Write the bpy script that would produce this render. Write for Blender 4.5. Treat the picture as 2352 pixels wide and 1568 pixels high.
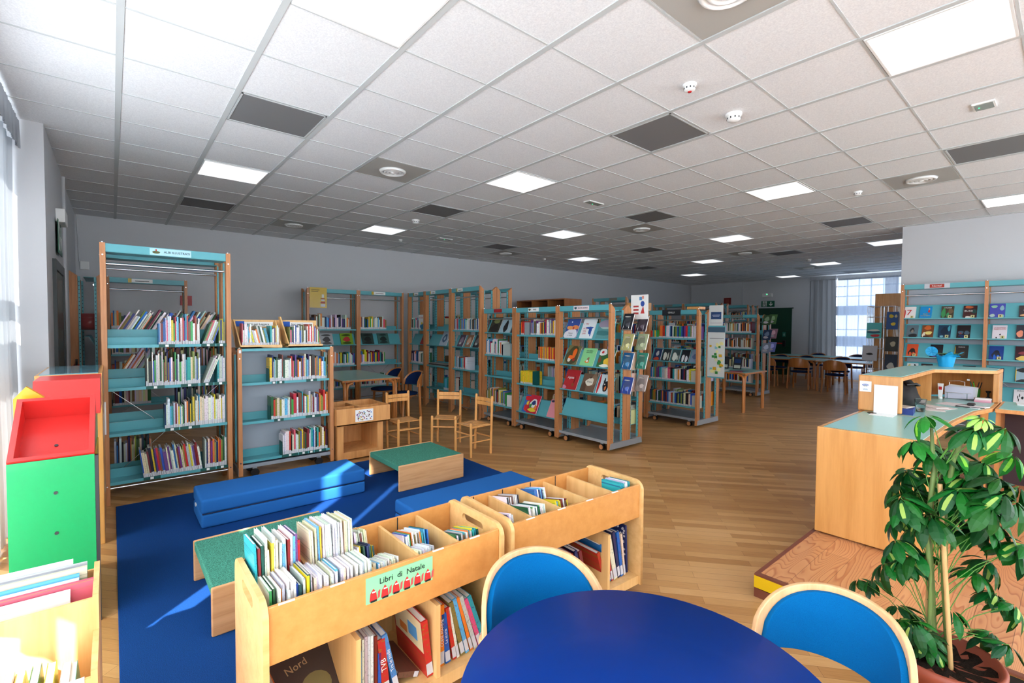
import bpy, bmesh, math, random
from mathutils import Vector, Matrix, Euler
PI = math.pi
for o in list(bpy.data.objects): bpy.data.objects.remove(o)
S = bpy.context.scene
COL = S.collection
RND = random.Random(7)

# ---------------------------------------------------------------- camera, world, sun, exposure
ZC, CEIL = 1.53, 3.137
cam_d = bpy.data.cameras.new('camera'); cam = bpy.data.objects.new('camera', cam_d); COL.objects.link(cam)
cam_d.sensor_width = 36.0; cam_d.lens = 36.0 * 1089.27 / 2352.0; cam_d.clip_start = 0.05; cam_d.clip_end = 100
_y, _p, _r = math.radians(49.879), math.radians(-1.822), math.radians(.368)
fw = Vector((-math.sin(_y) * math.cos(_p), math.cos(_y) * math.cos(_p), math.sin(_p)))
r0 = Vector((math.cos(_y), math.sin(_y), 0)); u0 = r0.cross(fw)
rt = r0 * math.cos(_r) + u0 * math.sin(_r); up = -r0 * math.sin(_r) + u0 * math.cos(_r)
cam.matrix_world = Matrix(((rt.x, up.x, -fw.x, 0), (rt.y, up.y, -fw.y, 0), (rt.z, up.z, -fw.z, ZC), (0, 0, 0, 1)))
S.camera = cam

W = bpy.data.worlds.new('World'); S.world = W; W.use_nodes = True
bg = W.node_tree.nodes['Background']; bg.inputs[0].default_value = (0.80, 0.90, 1.0, 1); bg.inputs[1].default_value = 5.0

sun_d = bpy.data.lights.new('sun', 'SUN'); sun_d.energy = 24.0; sun_d.angle = math.radians(.8); sun_d.color = (1, .96, .9)
sun = bpy.data.objects.new('sun', sun_d); COL.objects.link(sun)
_el = math.radians(35)
sun_dir = Vector((-.68 * math.cos(_el), .733 * math.cos(_el), -math.sin(_el)))
sun.rotation_euler = sun_dir.to_track_quat('-Z', 'Y').to_euler(); sun.location = (3, -5, 6)

S.view_settings.view_transform = 'Standard'; S.view_settings.look = 'None'
S.view_settings.exposure = 0.15; S.view_settings.gamma = 1.0; S.view_settings.use_curve_mapping = False
LED = 1.0

def portal(name, loc, rot, sx, sy):
    d = bpy.data.lights.new(name, 'AREA'); d.shape = 'RECTANGLE'; d.size = sx; d.size_y = sy; d.energy = 1.0
    d.cycles.is_portal = True
    o = bpy.data.objects.new(name, d); COL.objects.link(o); o.location = loc; o.rotation_euler = rot
portal('daylight_portal', (3.35, 4.2, 1.9), (0, math.radians(90), 0), 2.1, 9.4)
portal('daylight_portal', (-.9, 17.1, 1.65), (math.radians(-90), 0, 0), 7.6, 2.8)
# ---------------------------------------------------------------- materials
def s2l(c): return c / 12.92 if c <= .04045 else ((c + .055) / 1.055) ** 2.4
def rgb(r, g, b, a=1.0): return (s2l(r / 255), s2l(g / 255), s2l(b / 255), a)
MATS = {}
def mat(name, col=(200, 200, 200), rough=.5, metal=0, spec=.5, coat=0, trans=0, alpha=1, emit=None, es=0, ior=1.45):
    if name in MATS: return MATS[name]
    m = bpy.data.materials.new(name); m.use_nodes = True; MATS[name] = m
    b = m.node_tree.nodes['Principled BSDF']
    b.inputs['Base Color'].default_value = rgb(*col); b.inputs['Roughness'].default_value = rough
    b.inputs['Metallic'].default_value = metal; b.inputs['Specular IOR Level'].default_value = spec
    b.inputs['Coat Weight'].default_value = coat; b.inputs['Transmission Weight'].default_value = trans
    b.inputs['Alpha'].default_value = alpha; b.inputs['IOR'].default_value = ior
    if emit: b.inputs['Emission Color'].default_value = rgb(*emit); b.inputs['Emission Strength'].default_value = es
    return m
class NT:
    def __init__(s, m): s.t = m.node_tree; s.n = s.t.nodes; s.l = s.t.links; s.b = s.n['Principled BSDF']
    def node(s, typ, **kw):
        n = s.n.new(typ)
        for k, v in kw.items(): setattr(n, k, v)
        return n
    def link(s, a, b): s.l.new(a, b)
def ramp(nt, fac, stops):
    r = nt.node('ShaderNodeValToRGB'); e = r.color_ramp.elements
    while len(e) < len(stops): e.new(.5)
    for x, (p, c) in zip(e, stops): x.position = p; x.color = rgb(*c)
    nt.link(fac, r.inputs[0]); return r.outputs[0]
def coords(nt, scale=(1, 1, 1), rot=(0, 0, 0), kind='Object'):
    tc = nt.node('ShaderNodeTexCoord'); mp = nt.node('ShaderNodeMapping')
    mp.inputs['Scale'].default_value = scale; mp.inputs['Rotation'].default_value = rot
    if kind == 'World':
        g = nt.node('ShaderNodeNewGeometry'); nt.link(g.outputs['Position'], mp.inputs[0])
    else: nt.link(tc.outputs[kind], mp.inputs[0])
    return mp.outputs[0]
def bump(nt, h, strength=.2, dist=.01):
    b = nt.node('ShaderNodeBump'); b.inputs['Strength'].default_value = strength; b.inputs['Distance'].default_value = dist
    nt.link(h, b.inputs['Height']); nt.link(b.outputs[0], nt.b.inputs['Normal'])
def noise(nt, vec, scale, detail=4, rough=.6):
    n = nt.node('ShaderNodeTexNoise'); n.inputs['Scale'].default_value = scale; n.inputs['Detail'].default_value = detail
    n.inputs['Roughness'].default_value = rough; nt.link(vec, n.inputs['Vector']); return n.outputs[0]
def wood(name, c1, c2, rough=.4, axis='z', sc=1.0, coat=.1):
    m = mat(name, c1, rough, coat=coat); nt = NT(m)
    st = {'x': (.6, 9, 9), 'y': (9, .6, 9), 'z': (9, 9, .6)}[axis]
    v = coords(nt, tuple(a * sc for a in st))
    f = noise(nt, v, 4, 6, .65)
    nt.link(ramp(nt, f, [(.3, c2), (.55, c1), (.75, tuple(min(255, x + 8) for x in c1))]), nt.b.inputs['Base Color'])
    return m
def speckle(name, col, amt=.25, scale=300, rough=.95, kind='Object', bmp=.3):
    m = mat(name, col, rough, spec=.15); nt = NT(m); v = coords(nt, kind=kind); f = noise(nt, v, scale, 2)
    lo = tuple(int(c * (1 - amt)) for c in col); hi = tuple(min(255, int(c * (1 + amt))) for c in col)
    nt.link(ramp(nt, f, [(.3, lo), (.7, hi)]), nt.b.inputs['Base Color']); bump(nt, f, bmp, .004); return m

BEECH = wood('beech_post', (196, 134, 86), (174, 112, 68), .45, 'z')
BEECHX = wood('beech_panel', (220, 158, 96), (200, 136, 76), .4, 'z', .6)
PLY = wood('birch_plywood', (216, 152, 84), (206, 140, 72), .35, 'y', .5, .2)
PLYL = wood('birch_plywood_pale', (236, 190, 126), (222, 170, 104), .4, 'z', .5, .2)
PLYE = wood('plywood_edge', (196, 138, 78), (170, 112, 58), .5, 'y', 2)
OAK = wood('oak_veneer', (214, 152, 88), (190, 126, 66), .35, 'z', .8, .15)
CHW = wood('chair_beech', (228, 166, 98), (208, 142, 74), .3, 'z', .8, .3)
BENT = wood('bent_beech', (232, 186, 136), (218, 166, 114), .3, 'z', .6, .3)
CHW2 = wood('bench_beech', (220, 168, 118), (202, 146, 94), .4, 'y', .8)
DARKW = wood('reading_chair_wood', (196, 124, 62), (172, 102, 48), .35, 'z', .7, .2)
TEAL = mat('teal_enamel', (90, 168, 178), .35, spec=.5)
TEALD = mat('teal_back_panel', (100, 160, 170), .45)
TGLASS = mat('teal_laminate', (146, 198, 190), .25, spec=.4)
GREEN_TAB = mat('green_shelf_card', (18, 84, 78), .5)
CHROME = mat('chrome', (225, 228, 232), .18, metal=1)
STEEL = mat('grey_steel', (164, 172, 180), .35, metal=.3)
BLACKR = mat('black_rubber', (22, 22, 24), .5)
BLACK = mat('black_plastic', (26, 27, 30), .4)
DARK = mat('dark_metal', (52, 54, 58), .5)
WHITE = mat('white_paper', (240, 240, 238), .6)
WPL = mat('white_plastic', (236, 236, 234), .35)
PAGES = mat('paper_pages', (240, 238, 232), .8)
SLABEL = mat('spine_label', (206, 206, 212), .6)
RED = mat('red_lacquer', (216, 50, 46), .3, coat=.2); GRN = mat('green_lacquer', (0, 158, 92), .35, coat=.2); YEL = mat('yellow_lacquer', (204, 168, 32), .35, coat=.2)
NAVY = speckle('navy_seat_cloth', (22, 44, 84), .2, 500)
PADB = speckle('blue_chair_cloth', (0, 98, 160), .12, 900)
MATB = speckle('mat_cloth', (40, 106, 180), .08, 900)
FELT = speckle('green_felt', (66, 128, 110), .38, 260)
RUGM = speckle('rug_pile', (18, 62, 122), .32, 420, bmp=.8)
TABB = mat('blue_table_laminate', (0, 46, 126), .4, spec=.2)
INK = mat('dark_ink', (30, 34, 40), .7); REDI = mat('red_ink', (190, 34, 34), .7); BLUI = mat('blue_ink', (40, 90, 180), .7)
LEDM = mat('led_diffuser', (255, 255, 255), .5, emit=(244, 248, 255), es=LED)
GLED = mat('green_led', (40, 220, 120), .5, emit=(60, 255, 150), es=2.0)

def wall_mat():
    m = mat('wall_plaster', (204, 205, 208), .85, spec=.2); nt = NT(m); v = coords(nt, kind='World')
    f = noise(nt, v, 60, 5); bump(nt, f, .15, .003); return m
WALLM = wall_mat()
def ceil_mat():
    m = mat('ceiling_tile', (232, 233, 234), .9, spec=.1); nt = NT(m); v = coords(nt, kind='World'); f = noise(nt, v, 120, 6)
    nt.link(ramp(nt, f, [(.35, (222, 223, 225)), (.65, (238, 239, 240))]), nt.b.inputs['Base Color']); bump(nt, f, .1, .002); return m
CEILM = ceil_mat(); GRIDM = mat('ceiling_runner', (196, 200, 200), .5, spec=.3); PANELM = mat('ceiling_grey_panel', (120, 120, 122), .6)
DIFFP = mat('diffuser_plate', (176, 174, 168), .5)
def parquet():
    m = mat('parquet', (178, 132, 88), .32, spec=.4, coat=.05); nt = NT(m)
    v = coords(nt, (1, 1, 1), (0, 0, math.radians(-40)), 'World')
    br = nt.node('ShaderNodeTexBrick'); nt.link(v, br.inputs['Vector'])
    br.offset = .37; br.offset_frequency = 2; br.inputs['Color1'].default_value = (0, 0, 0, 1); br.inputs['Color2'].default_value = (1, 1, 1, 1)
    br.inputs['Mortar'].default_value = (.2, .2, .2, 1); br.inputs['Scale'].default_value = 1; br.inputs['Mortar Size'].default_value = .0007
    br.inputs['Brick Width'].default_value = .62; br.inputs['Row Height'].default_value = .07; br.inputs['Bias'].default_value = 0
    g = nt.node('ShaderNodeMapping'); g.inputs['Scale'].default_value = (3, 40, 3); nt.link(v, g.inputs[0]); f = noise(nt, g.outputs[0], 3, 6)
    mx = nt.node('ShaderNodeMix'); mx.data_type = 'RGBA'; mx.inputs[0].default_value = .45
    nt.link(br.outputs['Color'], mx.inputs[6]); nt.link(f, mx.inputs[7])
    c = ramp(nt, mx.outputs[2], [(.1, (162, 112, 62)), (.35, (186, 136, 82)), (.6, (202, 154, 98)), (.85, (216, 170, 116))])
    m2 = nt.node('ShaderNodeMix'); m2.data_type = 'RGBA'; m2.blend_type = 'MULTIPLY'
    nt.link(br.outputs['Fac'], m2.inputs[0]); nt.link(c, m2.inputs[6]); m2.inputs[7].default_value = (.35, .28, .22, 1)
    nt.link(m2.outputs[2], nt.b.inputs['Base Color']); bump(nt, f, .05, .002); return m
FLOORM = parquet()
def larch():
    m = mat('larch_boards', (196, 128, 84), .35, coat=.1); nt = NT(m); v = coords(nt, kind='World')
    mp = nt.node('ShaderNodeMapping'); mp.inputs['Scale'].default_value = (2.6, .42, 1); nt.link(v, mp.inputs[0])
    n0 = nt.node('ShaderNodeTexNoise'); n0.inputs['Scale'].default_value = 2.3; n0.inputs['Detail'].default_value = 1.5; nt.link(mp.outputs[0], n0.inputs[0])
    mu = nt.node('ShaderNodeMath', operation='MULTIPLY'); mu.inputs[1].default_value = 34; nt.link(n0.outputs[0], mu.inputs[0])
    fr = nt.node('ShaderNodeMath', operation='FRACT'); nt.link(mu.outputs[0], fr.inputs[0])
    c = ramp(nt, fr.outputs[0], [(0, (220, 160, 110)), (.62, (214, 150, 100)), (.88, (184, 112, 70)), (1, (220, 160, 110))])
    br = nt.node('ShaderNodeTexBrick'); br.inputs['Scale'].default_value = 1; br.inputs['Brick Width'].default_value = 1.7; br.inputs['Row Height'].default_value = .14
    br.inputs['Mortar Size'].default_value = .001; rv = coords(nt, (1, 1, 1), (0, 0, math.radians(90)), 'World'); nt.link(rv, br.inputs[0])
    br.inputs['Color1'].default_value = rgb(255, 255, 255); br.inputs['Color2'].default_value = rgb(225, 215, 205); br.inputs['Mortar'].default_value = rgb(90, 60, 45)
    m2 = nt.node('ShaderNodeMix'); m2.data_type = 'RGBA'; m2.blend_type = 'MULTIPLY'; m2.inputs[0].default_value = .8
    nt.link(c, m2.inputs[6]); nt.link(br.outputs['Color'], m2.inputs[7]); nt.link(m2.outputs[2], nt.b.inputs['Base Color']); return m
LARCH = larch()
def sheer(name, col, tr=.04, tl=.75):
    m = bpy.data.materials.new(name); m.use_nodes = True; t = m.node_tree; t.nodes.clear()
    out = t.nodes.new('ShaderNodeOutputMaterial'); d = t.nodes.new('ShaderNodeBsdfDiffuse'); l = t.nodes.new('ShaderNodeBsdfTranslucent'); x = t.nodes.new('ShaderNodeBsdfTransparent')
    d.inputs[0].default_value = rgb(*col); l.inputs[0].default_value = rgb(*col); a = t.nodes.new('ShaderNodeMixShader'); b = t.nodes.new('ShaderNodeMixShader')
    a.inputs[0].default_value = tl; t.links.new(d.outputs[0], a.inputs[1]); t.links.new(l.outputs[0], a.inputs[2])
    b.inputs[0].default_value = tr; t.links.new(a.outputs[0], b.inputs[1]); t.links.new(x.outputs[0], b.inputs[2]); t.links.new(b.outputs[0], out.inputs[0]); return m
SHEER = sheer('sheer_white_curtain', (236, 240, 244), .0, .7); THICK = sheer('thick_white_curtain', (214, 220, 226), 0, .13); SHEERF = sheer('sheer_far_curtain', (176, 192, 218), .12, .5); GREYC = sheer('grey_curtain', (170, 172, 176), 0, .25)
def objcol(name, rough=.4, art=False):
    m = mat(name, (200, 200, 200), rough, coat=.15); nt = NT(m); oi = nt.node('ShaderNodeObjectInfo')
    if not art:
        tc = nt.node('ShaderNodeTexCoord'); mp = nt.node('ShaderNodeMapping'); mp.inputs['Scale'].default_value = (.6, .02, 9); nt.link(tc.outputs['Generated'], mp.inputs[0])
        cx = nt.node('ShaderNodeCombineXYZ'); mm = nt.node('ShaderNodeMath', operation='MULTIPLY'); mm.inputs[1].default_value = 91; nt.link(oi.outputs['Random'], mm.inputs[0]); nt.link(mm.outputs[0], cx.inputs[0]); nt.link(mm.outputs[0], cx.inputs[2])
        ad = nt.node('ShaderNodeVectorMath', operation='ADD'); nt.link(mp.outputs[0], ad.inputs[0]); nt.link(cx.outputs[0], ad.inputs[1])
        f = noise(nt, ad.outputs[0], 2.2, 4, .7); r = nt.node('ShaderNodeValToRGB'); r.color_ramp.interpolation = 'CONSTANT'; r.color_ramp.elements[0].position = 0; r.color_ramp.elements[1].position = .58; nt.link(f, r.inputs[0])
        hs = nt.node('ShaderNodeHueSaturation'); hs.inputs['Value'].default_value = .45; hs.inputs['Hue'].default_value = .62; nt.link(oi.outputs['Color'], hs.inputs['Color'])
        fm = nt.node('ShaderNodeMath', operation='MULTIPLY'); fm.inputs[1].default_value = .75; nt.link(r.outputs[0], fm.inputs[0])
        mx = nt.node('ShaderNodeMix'); mx.data_type = 'RGBA'; nt.link(fm.outputs[0], mx.inputs[0]); nt.link(oi.outputs['Color'], mx.inputs[6]); nt.link(hs.outputs[0], mx.inputs[7]); nt.link(mx.outputs[2], nt.b.inputs['Base Color']); return m
    tc = nt.node('ShaderNodeTexCoord'); ad = nt.node('ShaderNodeVectorMath', operation='ADD'); nt.link(tc.outputs['Generated'], ad.inputs[0])
    cx = nt.node('ShaderNodeCombineXYZ'); mm = nt.node('ShaderNodeMath', operation='MULTIPLY'); mm.inputs[1].default_value = 57; nt.link(oi.outputs['Random'], mm.inputs[0])
    nt.link(mm.outputs[0], cx.inputs[0]); nt.link(mm.outputs[0], cx.inputs[2]); nt.link(cx.outputs[0], ad.inputs[1])
    f = noise(nt, ad.outputs[0], 2.6, 3, .5); r = nt.node('ShaderNodeValToRGB'); r.color_ramp.interpolation = 'CONSTANT'
    r.color_ramp.elements[0].position = 0; r.color_ramp.elements[1].position = .56; nt.link(f, r.inputs[0])
    mx = nt.node('ShaderNodeMix'); mx.data_type = 'RGBA'; nt.link(r.outputs[0], mx.inputs[0]); nt.link(oi.outputs['Color'], mx.inputs[6])
    hs = nt.node('ShaderNodeHueSaturation'); hs.inputs['Value'].default_value = 1.9; hs.inputs['Saturation'].default_value = .8
    h2 = nt.node('ShaderNodeMath', operation='MULTIPLY_ADD'); nt.link(oi.outputs['Random'], h2.inputs[0]); h2.inputs[1].default_value = .3; h2.inputs[2].default_value = .35
    nt.link(h2.outputs[0], hs.inputs['Hue']); nt.link(oi.outputs['Color'], hs.inputs['Color']); nt.link(hs.outputs[0], mx.inputs[7])
    nt.link(mx.outputs[2], nt.b.inputs['Base Color']); return m
COVER = objcol('book_cover'); COVART = objcol('illustrated_cover', .3, True)
def attr_mat(name, rough=.5):
    m = mat(name, (200, 200, 200), rough); nt = NT(m); a = nt.node('ShaderNodeVertexColor'); a.layer_name = 'Col'; nt.link(a.outputs[0], nt.b.inputs['Base Color']); return m
PRINTED = attr_mat('printed_card')
def leafm():
    m = mat('schefflera_leaf', (30, 96, 44), .42, spec=.35); nt = NT(m); a = nt.node('ShaderNodeVertexColor'); a.layer_name = 'Col'
    nt.link(a.outputs[0], nt.b.inputs['Base Color']); return m
LEAF = leafm()

# ---------------------------------------------------------------- mesh helpers
def Rz(a): return Matrix.Rotation(a, 4, 'Z')
def Rx(a): return Matrix.Rotation(a, 4, 'X')
def Ry(a): return Matrix.Rotation(a, 4, 'Y')
def T(x, y, z): return Matrix.Translation((x, y, z))
class MB:
    def __init__(s): s.v = []; s.f = []; s.m = []; s.c = []; s.smooth = []
    def add(s, vs, fs, mi=0, M=None, col=None, sm=False):
        o = len(s.v)
        for p in vs: s.v.append(tuple(M @ Vector(p)) if M else tuple(p))
        for f in fs: s.f.append(tuple(i + o for i in f)); s.m.append(mi); s.c.append(col or (200, 200, 200)); s.smooth.append(sm)
        return s
    def box(s, x0, x1, y0, y1, z0, z1, mi=0, M=None, col=None):
        vs = [(x, y, z) for z in (z0, z1) for y in (y0, y1) for x in (x0, x1)]
        return s.add(vs, [(0, 2, 3, 1), (4, 5, 7, 6), (0, 1, 5, 4), (1, 3, 7, 5), (3, 2, 6, 7), (2, 0, 4, 6)], mi, M, col)
    def prism(s, poly, h0, h1, mi=0, M=None, col=None, axis='z'):
        n = len(poly); f = {'z': lambda a, b, h: (a, b, h), 'y': lambda a, b, h: (a, h, b), 'x': lambda a, b, h: (h, a, b)}[axis]
        vs = [f(a, b, h0) for a, b in poly] + [f(a, b, h1) for a, b in poly]
        fs = [tuple(range(n - 1, -1, -1)), tuple(range(n, 2 * n))] + [(i, (i + 1) % n, n + (i + 1) % n, n + i) for i in range(n)]
        return s.add(vs, fs, mi, M, col)
    def cyl(s, p0, p1, r, mi=0, M=None, n=12, r1=None, col=None, caps=True):
        p0, p1 = Vector(p0), Vector(p1); d = (p1 - p0).normalized(); a = d.orthogonal().normalized(); b = d.cross(a); r1 = r if r1 is None else r1
        vs = [tuple(p0 + (a * math.cos(t) + b * math.sin(t)) * r) for t in [2 * PI * i / n for i in range(n)]] + [tuple(p1 + (a * math.cos(t) + b * math.sin(t)) * r1) for t in [2 * PI * i / n for i in range(n)]]
        s.add(vs, [(i, (i + 1) % n, n + (i + 1) % n, n + i) for i in range(n)], mi, M, col, True)
        if caps: s.add(vs, [tuple(range(n - 1, -1, -1)), tuple(range(n, 2 * n))], mi, M, col)
        return s
    def tube(s, pts, r, mi=0, M=None, n=8, col=None, flat=1.0):
        pts = [Vector(p) for p in pts]; rings = []; prev = None
        for i, p in enumerate(pts):
            d = (pts[min(i + 1, len(pts) - 1)] - pts[max(i - 1, 0)]).normalized()
            a = (prev - d * prev.dot(d)).normalized() if prev else d.orthogonal().normalized()
            prev = a; b = d.cross(a); rr = r[i] if isinstance(r, (list, tuple)) else r
            rings.append([tuple(p + a * math.cos(t) * rr + b * math.sin(t) * rr * flat) for t in [2 * PI * k / n for k in range(n)]])
        vs = [q for g in rings for q in g]; fs = []
        for i in range(len(rings) - 1):
            for k in range(n): fs.append((i * n + k, i * n + (k + 1) % n, (i + 1) * n + (k + 1) % n, (i + 1) * n + k))
        s.add(vs, fs, mi, M, col, True); e = (len(rings) - 1) * n
        return s.add(vs, [tuple(range(n - 1, -1, -1)), tuple(range(e, e + n))], mi, M, col)
    def lathe(s, prof, mi=0, M=None, n=32, col=None):
        vs = [(r * math.cos(2 * PI * k / n), r * math.sin(2 * PI * k / n), z) for r, z in prof for k in range(n)]
        fs = [(i * n + k, i * n + (k + 1) % n, (i + 1) * n + (k + 1) % n, (i + 1) * n + k) for i in range(len(prof) - 1) for k in range(n)]
        return s.add(vs, fs, mi, M, col, True)
    def build(s, name, mats, parent=None, bevel=0, M=None, attr=False, seg=2, weld=False):
        me = bpy.data.meshes.new(name); me.from_pydata(s.v, [], s.f); mats = mats if isinstance(mats, (list, tuple)) else [mats]
        for m in mats: me.materials.append(m)
        me.polygons.foreach_set('material_index', s.m); me.polygons.foreach_set('use_smooth', s.smooth)
        if attr:
            ca = me.color_attributes.new('Col', 'FLOAT_COLOR', 'CORNER'); buf = []
            for p, c in zip(me.polygons, s.c): buf += list(rgb(*c)) * p.loop_total
            ca.data.foreach_set('color', buf)
        bm = bmesh.new(); bm.from_mesh(me)
        if weld: bmesh.ops.remove_doubles(bm, verts=bm.verts, dist=1e-5)
        bmesh.ops.recalc_face_normals(bm, faces=bm.faces); bm.to_mesh(me); bm.free()
        o = bpy.data.objects.new(name, me); COL.objects.link(o)
        if M is not None: o.matrix_world = M
        if parent: o.parent = parent
        if bevel:
            b = o.modifiers.new('bevel', 'BEVEL'); b.width = bevel; b.segments = seg; b.limit_method = 'ANGLE'; b.angle_limit = math.radians(50)
        return o
def tag(o, label, cat, group=None, kind=None):
    o['label'] = label; o['category'] = cat
    if group: o['group'] = group
    if kind: o['kind'] = kind
    return o
def thing(name, label, cat, loc=(0, 0, 0), rz=0, group=None):
    o = bpy.data.objects.new(name, None); COL.objects.link(o); o.location = loc; o.rotation_euler = (0, 0, rz); o.empty_display_size = .1
    return tag(o, label, cat, group)
def struct(name, mb, m, bevel=0): o = mb.build(name, m, bevel=bevel); o['kind'] = 'structure'; return o
def stuff(o, label, cat=None):
    o['kind'] = 'stuff'; o['label'] = label
    if cat: o['category'] = cat
    return o
def dup(root, loc, rz, label=None, group=None):
    r = root.copy(); COL.objects.link(r); r.location = loc; r.rotation_euler = (0, 0, rz)
    if label: r['label'] = label
    if group: r['group'] = group
    for ch in list(root.children):
        c = ch.copy(); COL.objects.link(c); c.parent = r
        for g in list(ch.children):
            d = g.copy(); COL.objects.link(d); d.parent = c
    return r
TXT = {}
def txt(body, size, M, m, parent=None, name='lettering', align='CENTER', ext=.0006):
    c = bpy.data.curves.new(name, 'FONT'); c.body = body; c.size = size; c.align_x = align; c.align_y = 'CENTER'; c.extrude = ext; c.materials.append(m); c.resolution_u = 2
    k = (body, round(size, 4), m.name, align)
    if k not in TXT:
        o = bpy.data.objects.new('tmp', c); COL.objects.link(o); bpy.context.view_layer.update()
        me = bpy.data.meshes.new_from_object(o.evaluated_get(bpy.context.evaluated_depsgraph_get())); bpy.data.objects.remove(o)
        me.materials.clear(); me.materials.append(m); TXT[k] = me
    o = bpy.data.objects.new(name, TXT[k]); COL.objects.link(o)
    if parent: o.parent = parent
    o.matrix_local = M; return o
ONES = 'zeroth first second third fourth fifth sixth seventh eighth ninth tenth eleventh twelfth thirteenth fourteenth fifteenth sixteenth seventeenth eighteenth nineteenth'.split()
def ordn(n):
    if n < 20: return ONES[n]
    t = {2: 'twent', 3: 'thirt', 4: 'fort', 5: 'fift', 6: 'sixt'}[n // 10]
    return t + 'ieth' if n % 10 == 0 else t + 'y-' + ONES[n % 10]
FX = Rx(PI / 2)   # text or card standing upright, facing local -y

# ---------------------------------------------------------------- the room
X0, X1, Y0, YF = -9.5, 3.3, -.85, 16.9
struct('floor', MB().box(X0 - .2, X1 + .2, Y0 - .3, YF + .3, -.1, 0), FLOORM)
struct('ceiling', MB().box(X0 - .2, X1 + .2, Y0 - .3, YF + .3, CEIL, CEIL + .1), CEILM)
US = [.057 + .628 * i for i in range(-1, 28)]; VS = [-3.155 - .585 * j for j in range(-11, 11)]
g = MB()
for y in US: g.box(X0, X1, y - .017, y + .017, CEIL - .006, CEIL + .01)
for x in VS: g.box(x - .006, x + .006, Y0, YF, CEIL - .004, CEIL + .01)
struct('trim_1', g, GRIDM)
struct('wall_back', MB().box(X0 - .2, X0, Y0 - .3, YF + .3, 0, CEIL), WALLM)
w = MB().box(X0, -5.4, -.9, -.4, 0, CEIL).box(-5.4, X1, -1.0, Y0, 0, .25).box(-5.4, X1, -1.0, Y0, 2.95, CEIL).box(2.9, X1, -1, Y0, 0, CEIL).box(-5.4, -5.2, -1, Y0, 0, CEIL)
struct('wall_left', w, WALLM)
w = MB().box(X1, X1 + .2, Y0 - .3, -.5, 0, CEIL).box(X1, X1 + .2, 8.9, 9.6, 0, CEIL).box(X1, X1 + .2, 9.6, YF + .3, 0, CEIL).box(X1, X1 + .2, -.5, 8.9, 0, .85).box(X1, X1 + .2, -.5, 8.9, 2.95, CEIL)
struct('wall_near', w, WALLM)
w = MB().box(X0, -4.75, YF, YF + .2, 0, CEIL).box(-4.75, 2.9, YF, YF + .2, 3.07, CEIL).box(2.9, X1, YF, YF + .2, 0, CEIL).box(-4.75, 2.9, YF, YF + .2, 0, .25)
w.box(-4.75, 2.9, YF + .02, YF + .2, 1.93, 2.21).box(-4.75, 2.9, YF + .02, YF + .2, .99, 1.30)
struct('wall_far', w, WALLM)
struct('wall_partition', MB().box(-1.8, X1, 9.58, 9.72, 0, CEIL), WALLM)
def window(name, n, a0, a1, z0, z1, cols, rows, place, t=.03):
    b = MB()
    for k in range(cols + 1):
        a = a0 + (a1 - a0) * k / cols; b.box(*place(a - t, a + t), z0, z1)
    for z in rows: b.box(*place(a0, a1), z - t, z + t)
    return struct(f'window_{n}', b, WPL)
window('w', 1, -5.2, 2.9, .25, 2.95, 9, (.28, 1.34, 1.4, 1.46, 1.52, 1.58, 1.64, 1.9, 1.95, 2.92), lambda a, b: (a, b, -.93, -.89))
window('w', 2, -4.75, 2.9, .25, 3.07, 26, (.28, 1.5, 2.2, 2.5, 2.8, 3.04), lambda a, b: (a, b, YF + .05, YF + .09), .014)
window('w', 3, -.5, 8.9, .85, 2.95, 7, (.88, 2.92), lambda a, b: (X1 + .06, X1 + .1, a, b))
struct('trim_2', MB().box(X0, X0 + .02, 16.88, 16.9, 0, CEIL).cyl((X0 + .03, 16.87, 2.6), (X0 + .03, 16.87, CEIL), .012).cyl((-7.54, 16.89, 0), (-7.54, 16.89, CEIL), .015).cyl((-7.2, -.39, 0), (-7.2, -.39, CEIL), .018).cyl((-7.35, -.39, 0), (-7.35, -.39, 2.35), .012).cyl((X0 + .01, -.36, 2.45), (X0 + .01, -.38, CEIL), .006), WALLM)
# green doors
GD = mat('door_green', (10, 62, 44), .35); GDF = mat('door_dark_frame', (58, 66, 66), .4)
d = MB().box(-7.0, -5.94, 16.86, 16.9, 0, 2.17); struct('door_1', d, GD, .004)
dr = bpy.data.objects['door_1']
MB().box(-7.06, -5.9, 16.88, 16.9, 2.17, 2.2).build('frame', GD, dr)
MB().cyl((-6.9, 16.8, 1.03), (-6.15, 16.8, 1.03), .018).build('push_bar', mat('red_bar', (190, 30, 34), .4), dr)
MB().box(-6.17, -6.09, 16.78, 16.86, .93, 1.13).build('latch_box', BLACK, dr)
d = struct('door_2', MB().box(-6.8, -5.95, -.4, -.385, 0, 2.02), mat('door_dark_green', (44, 52, 48), .25), .004)
MB().box(-6.88, -5.88, -.4, -.375, 2.02, 2.11).box(-6.88, -6.8, -.4, -.375, 0, 2.02).box(-5.95, -5.88, -.4, -.375, 0, 2.02).build('frame', GDF, d)

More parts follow.
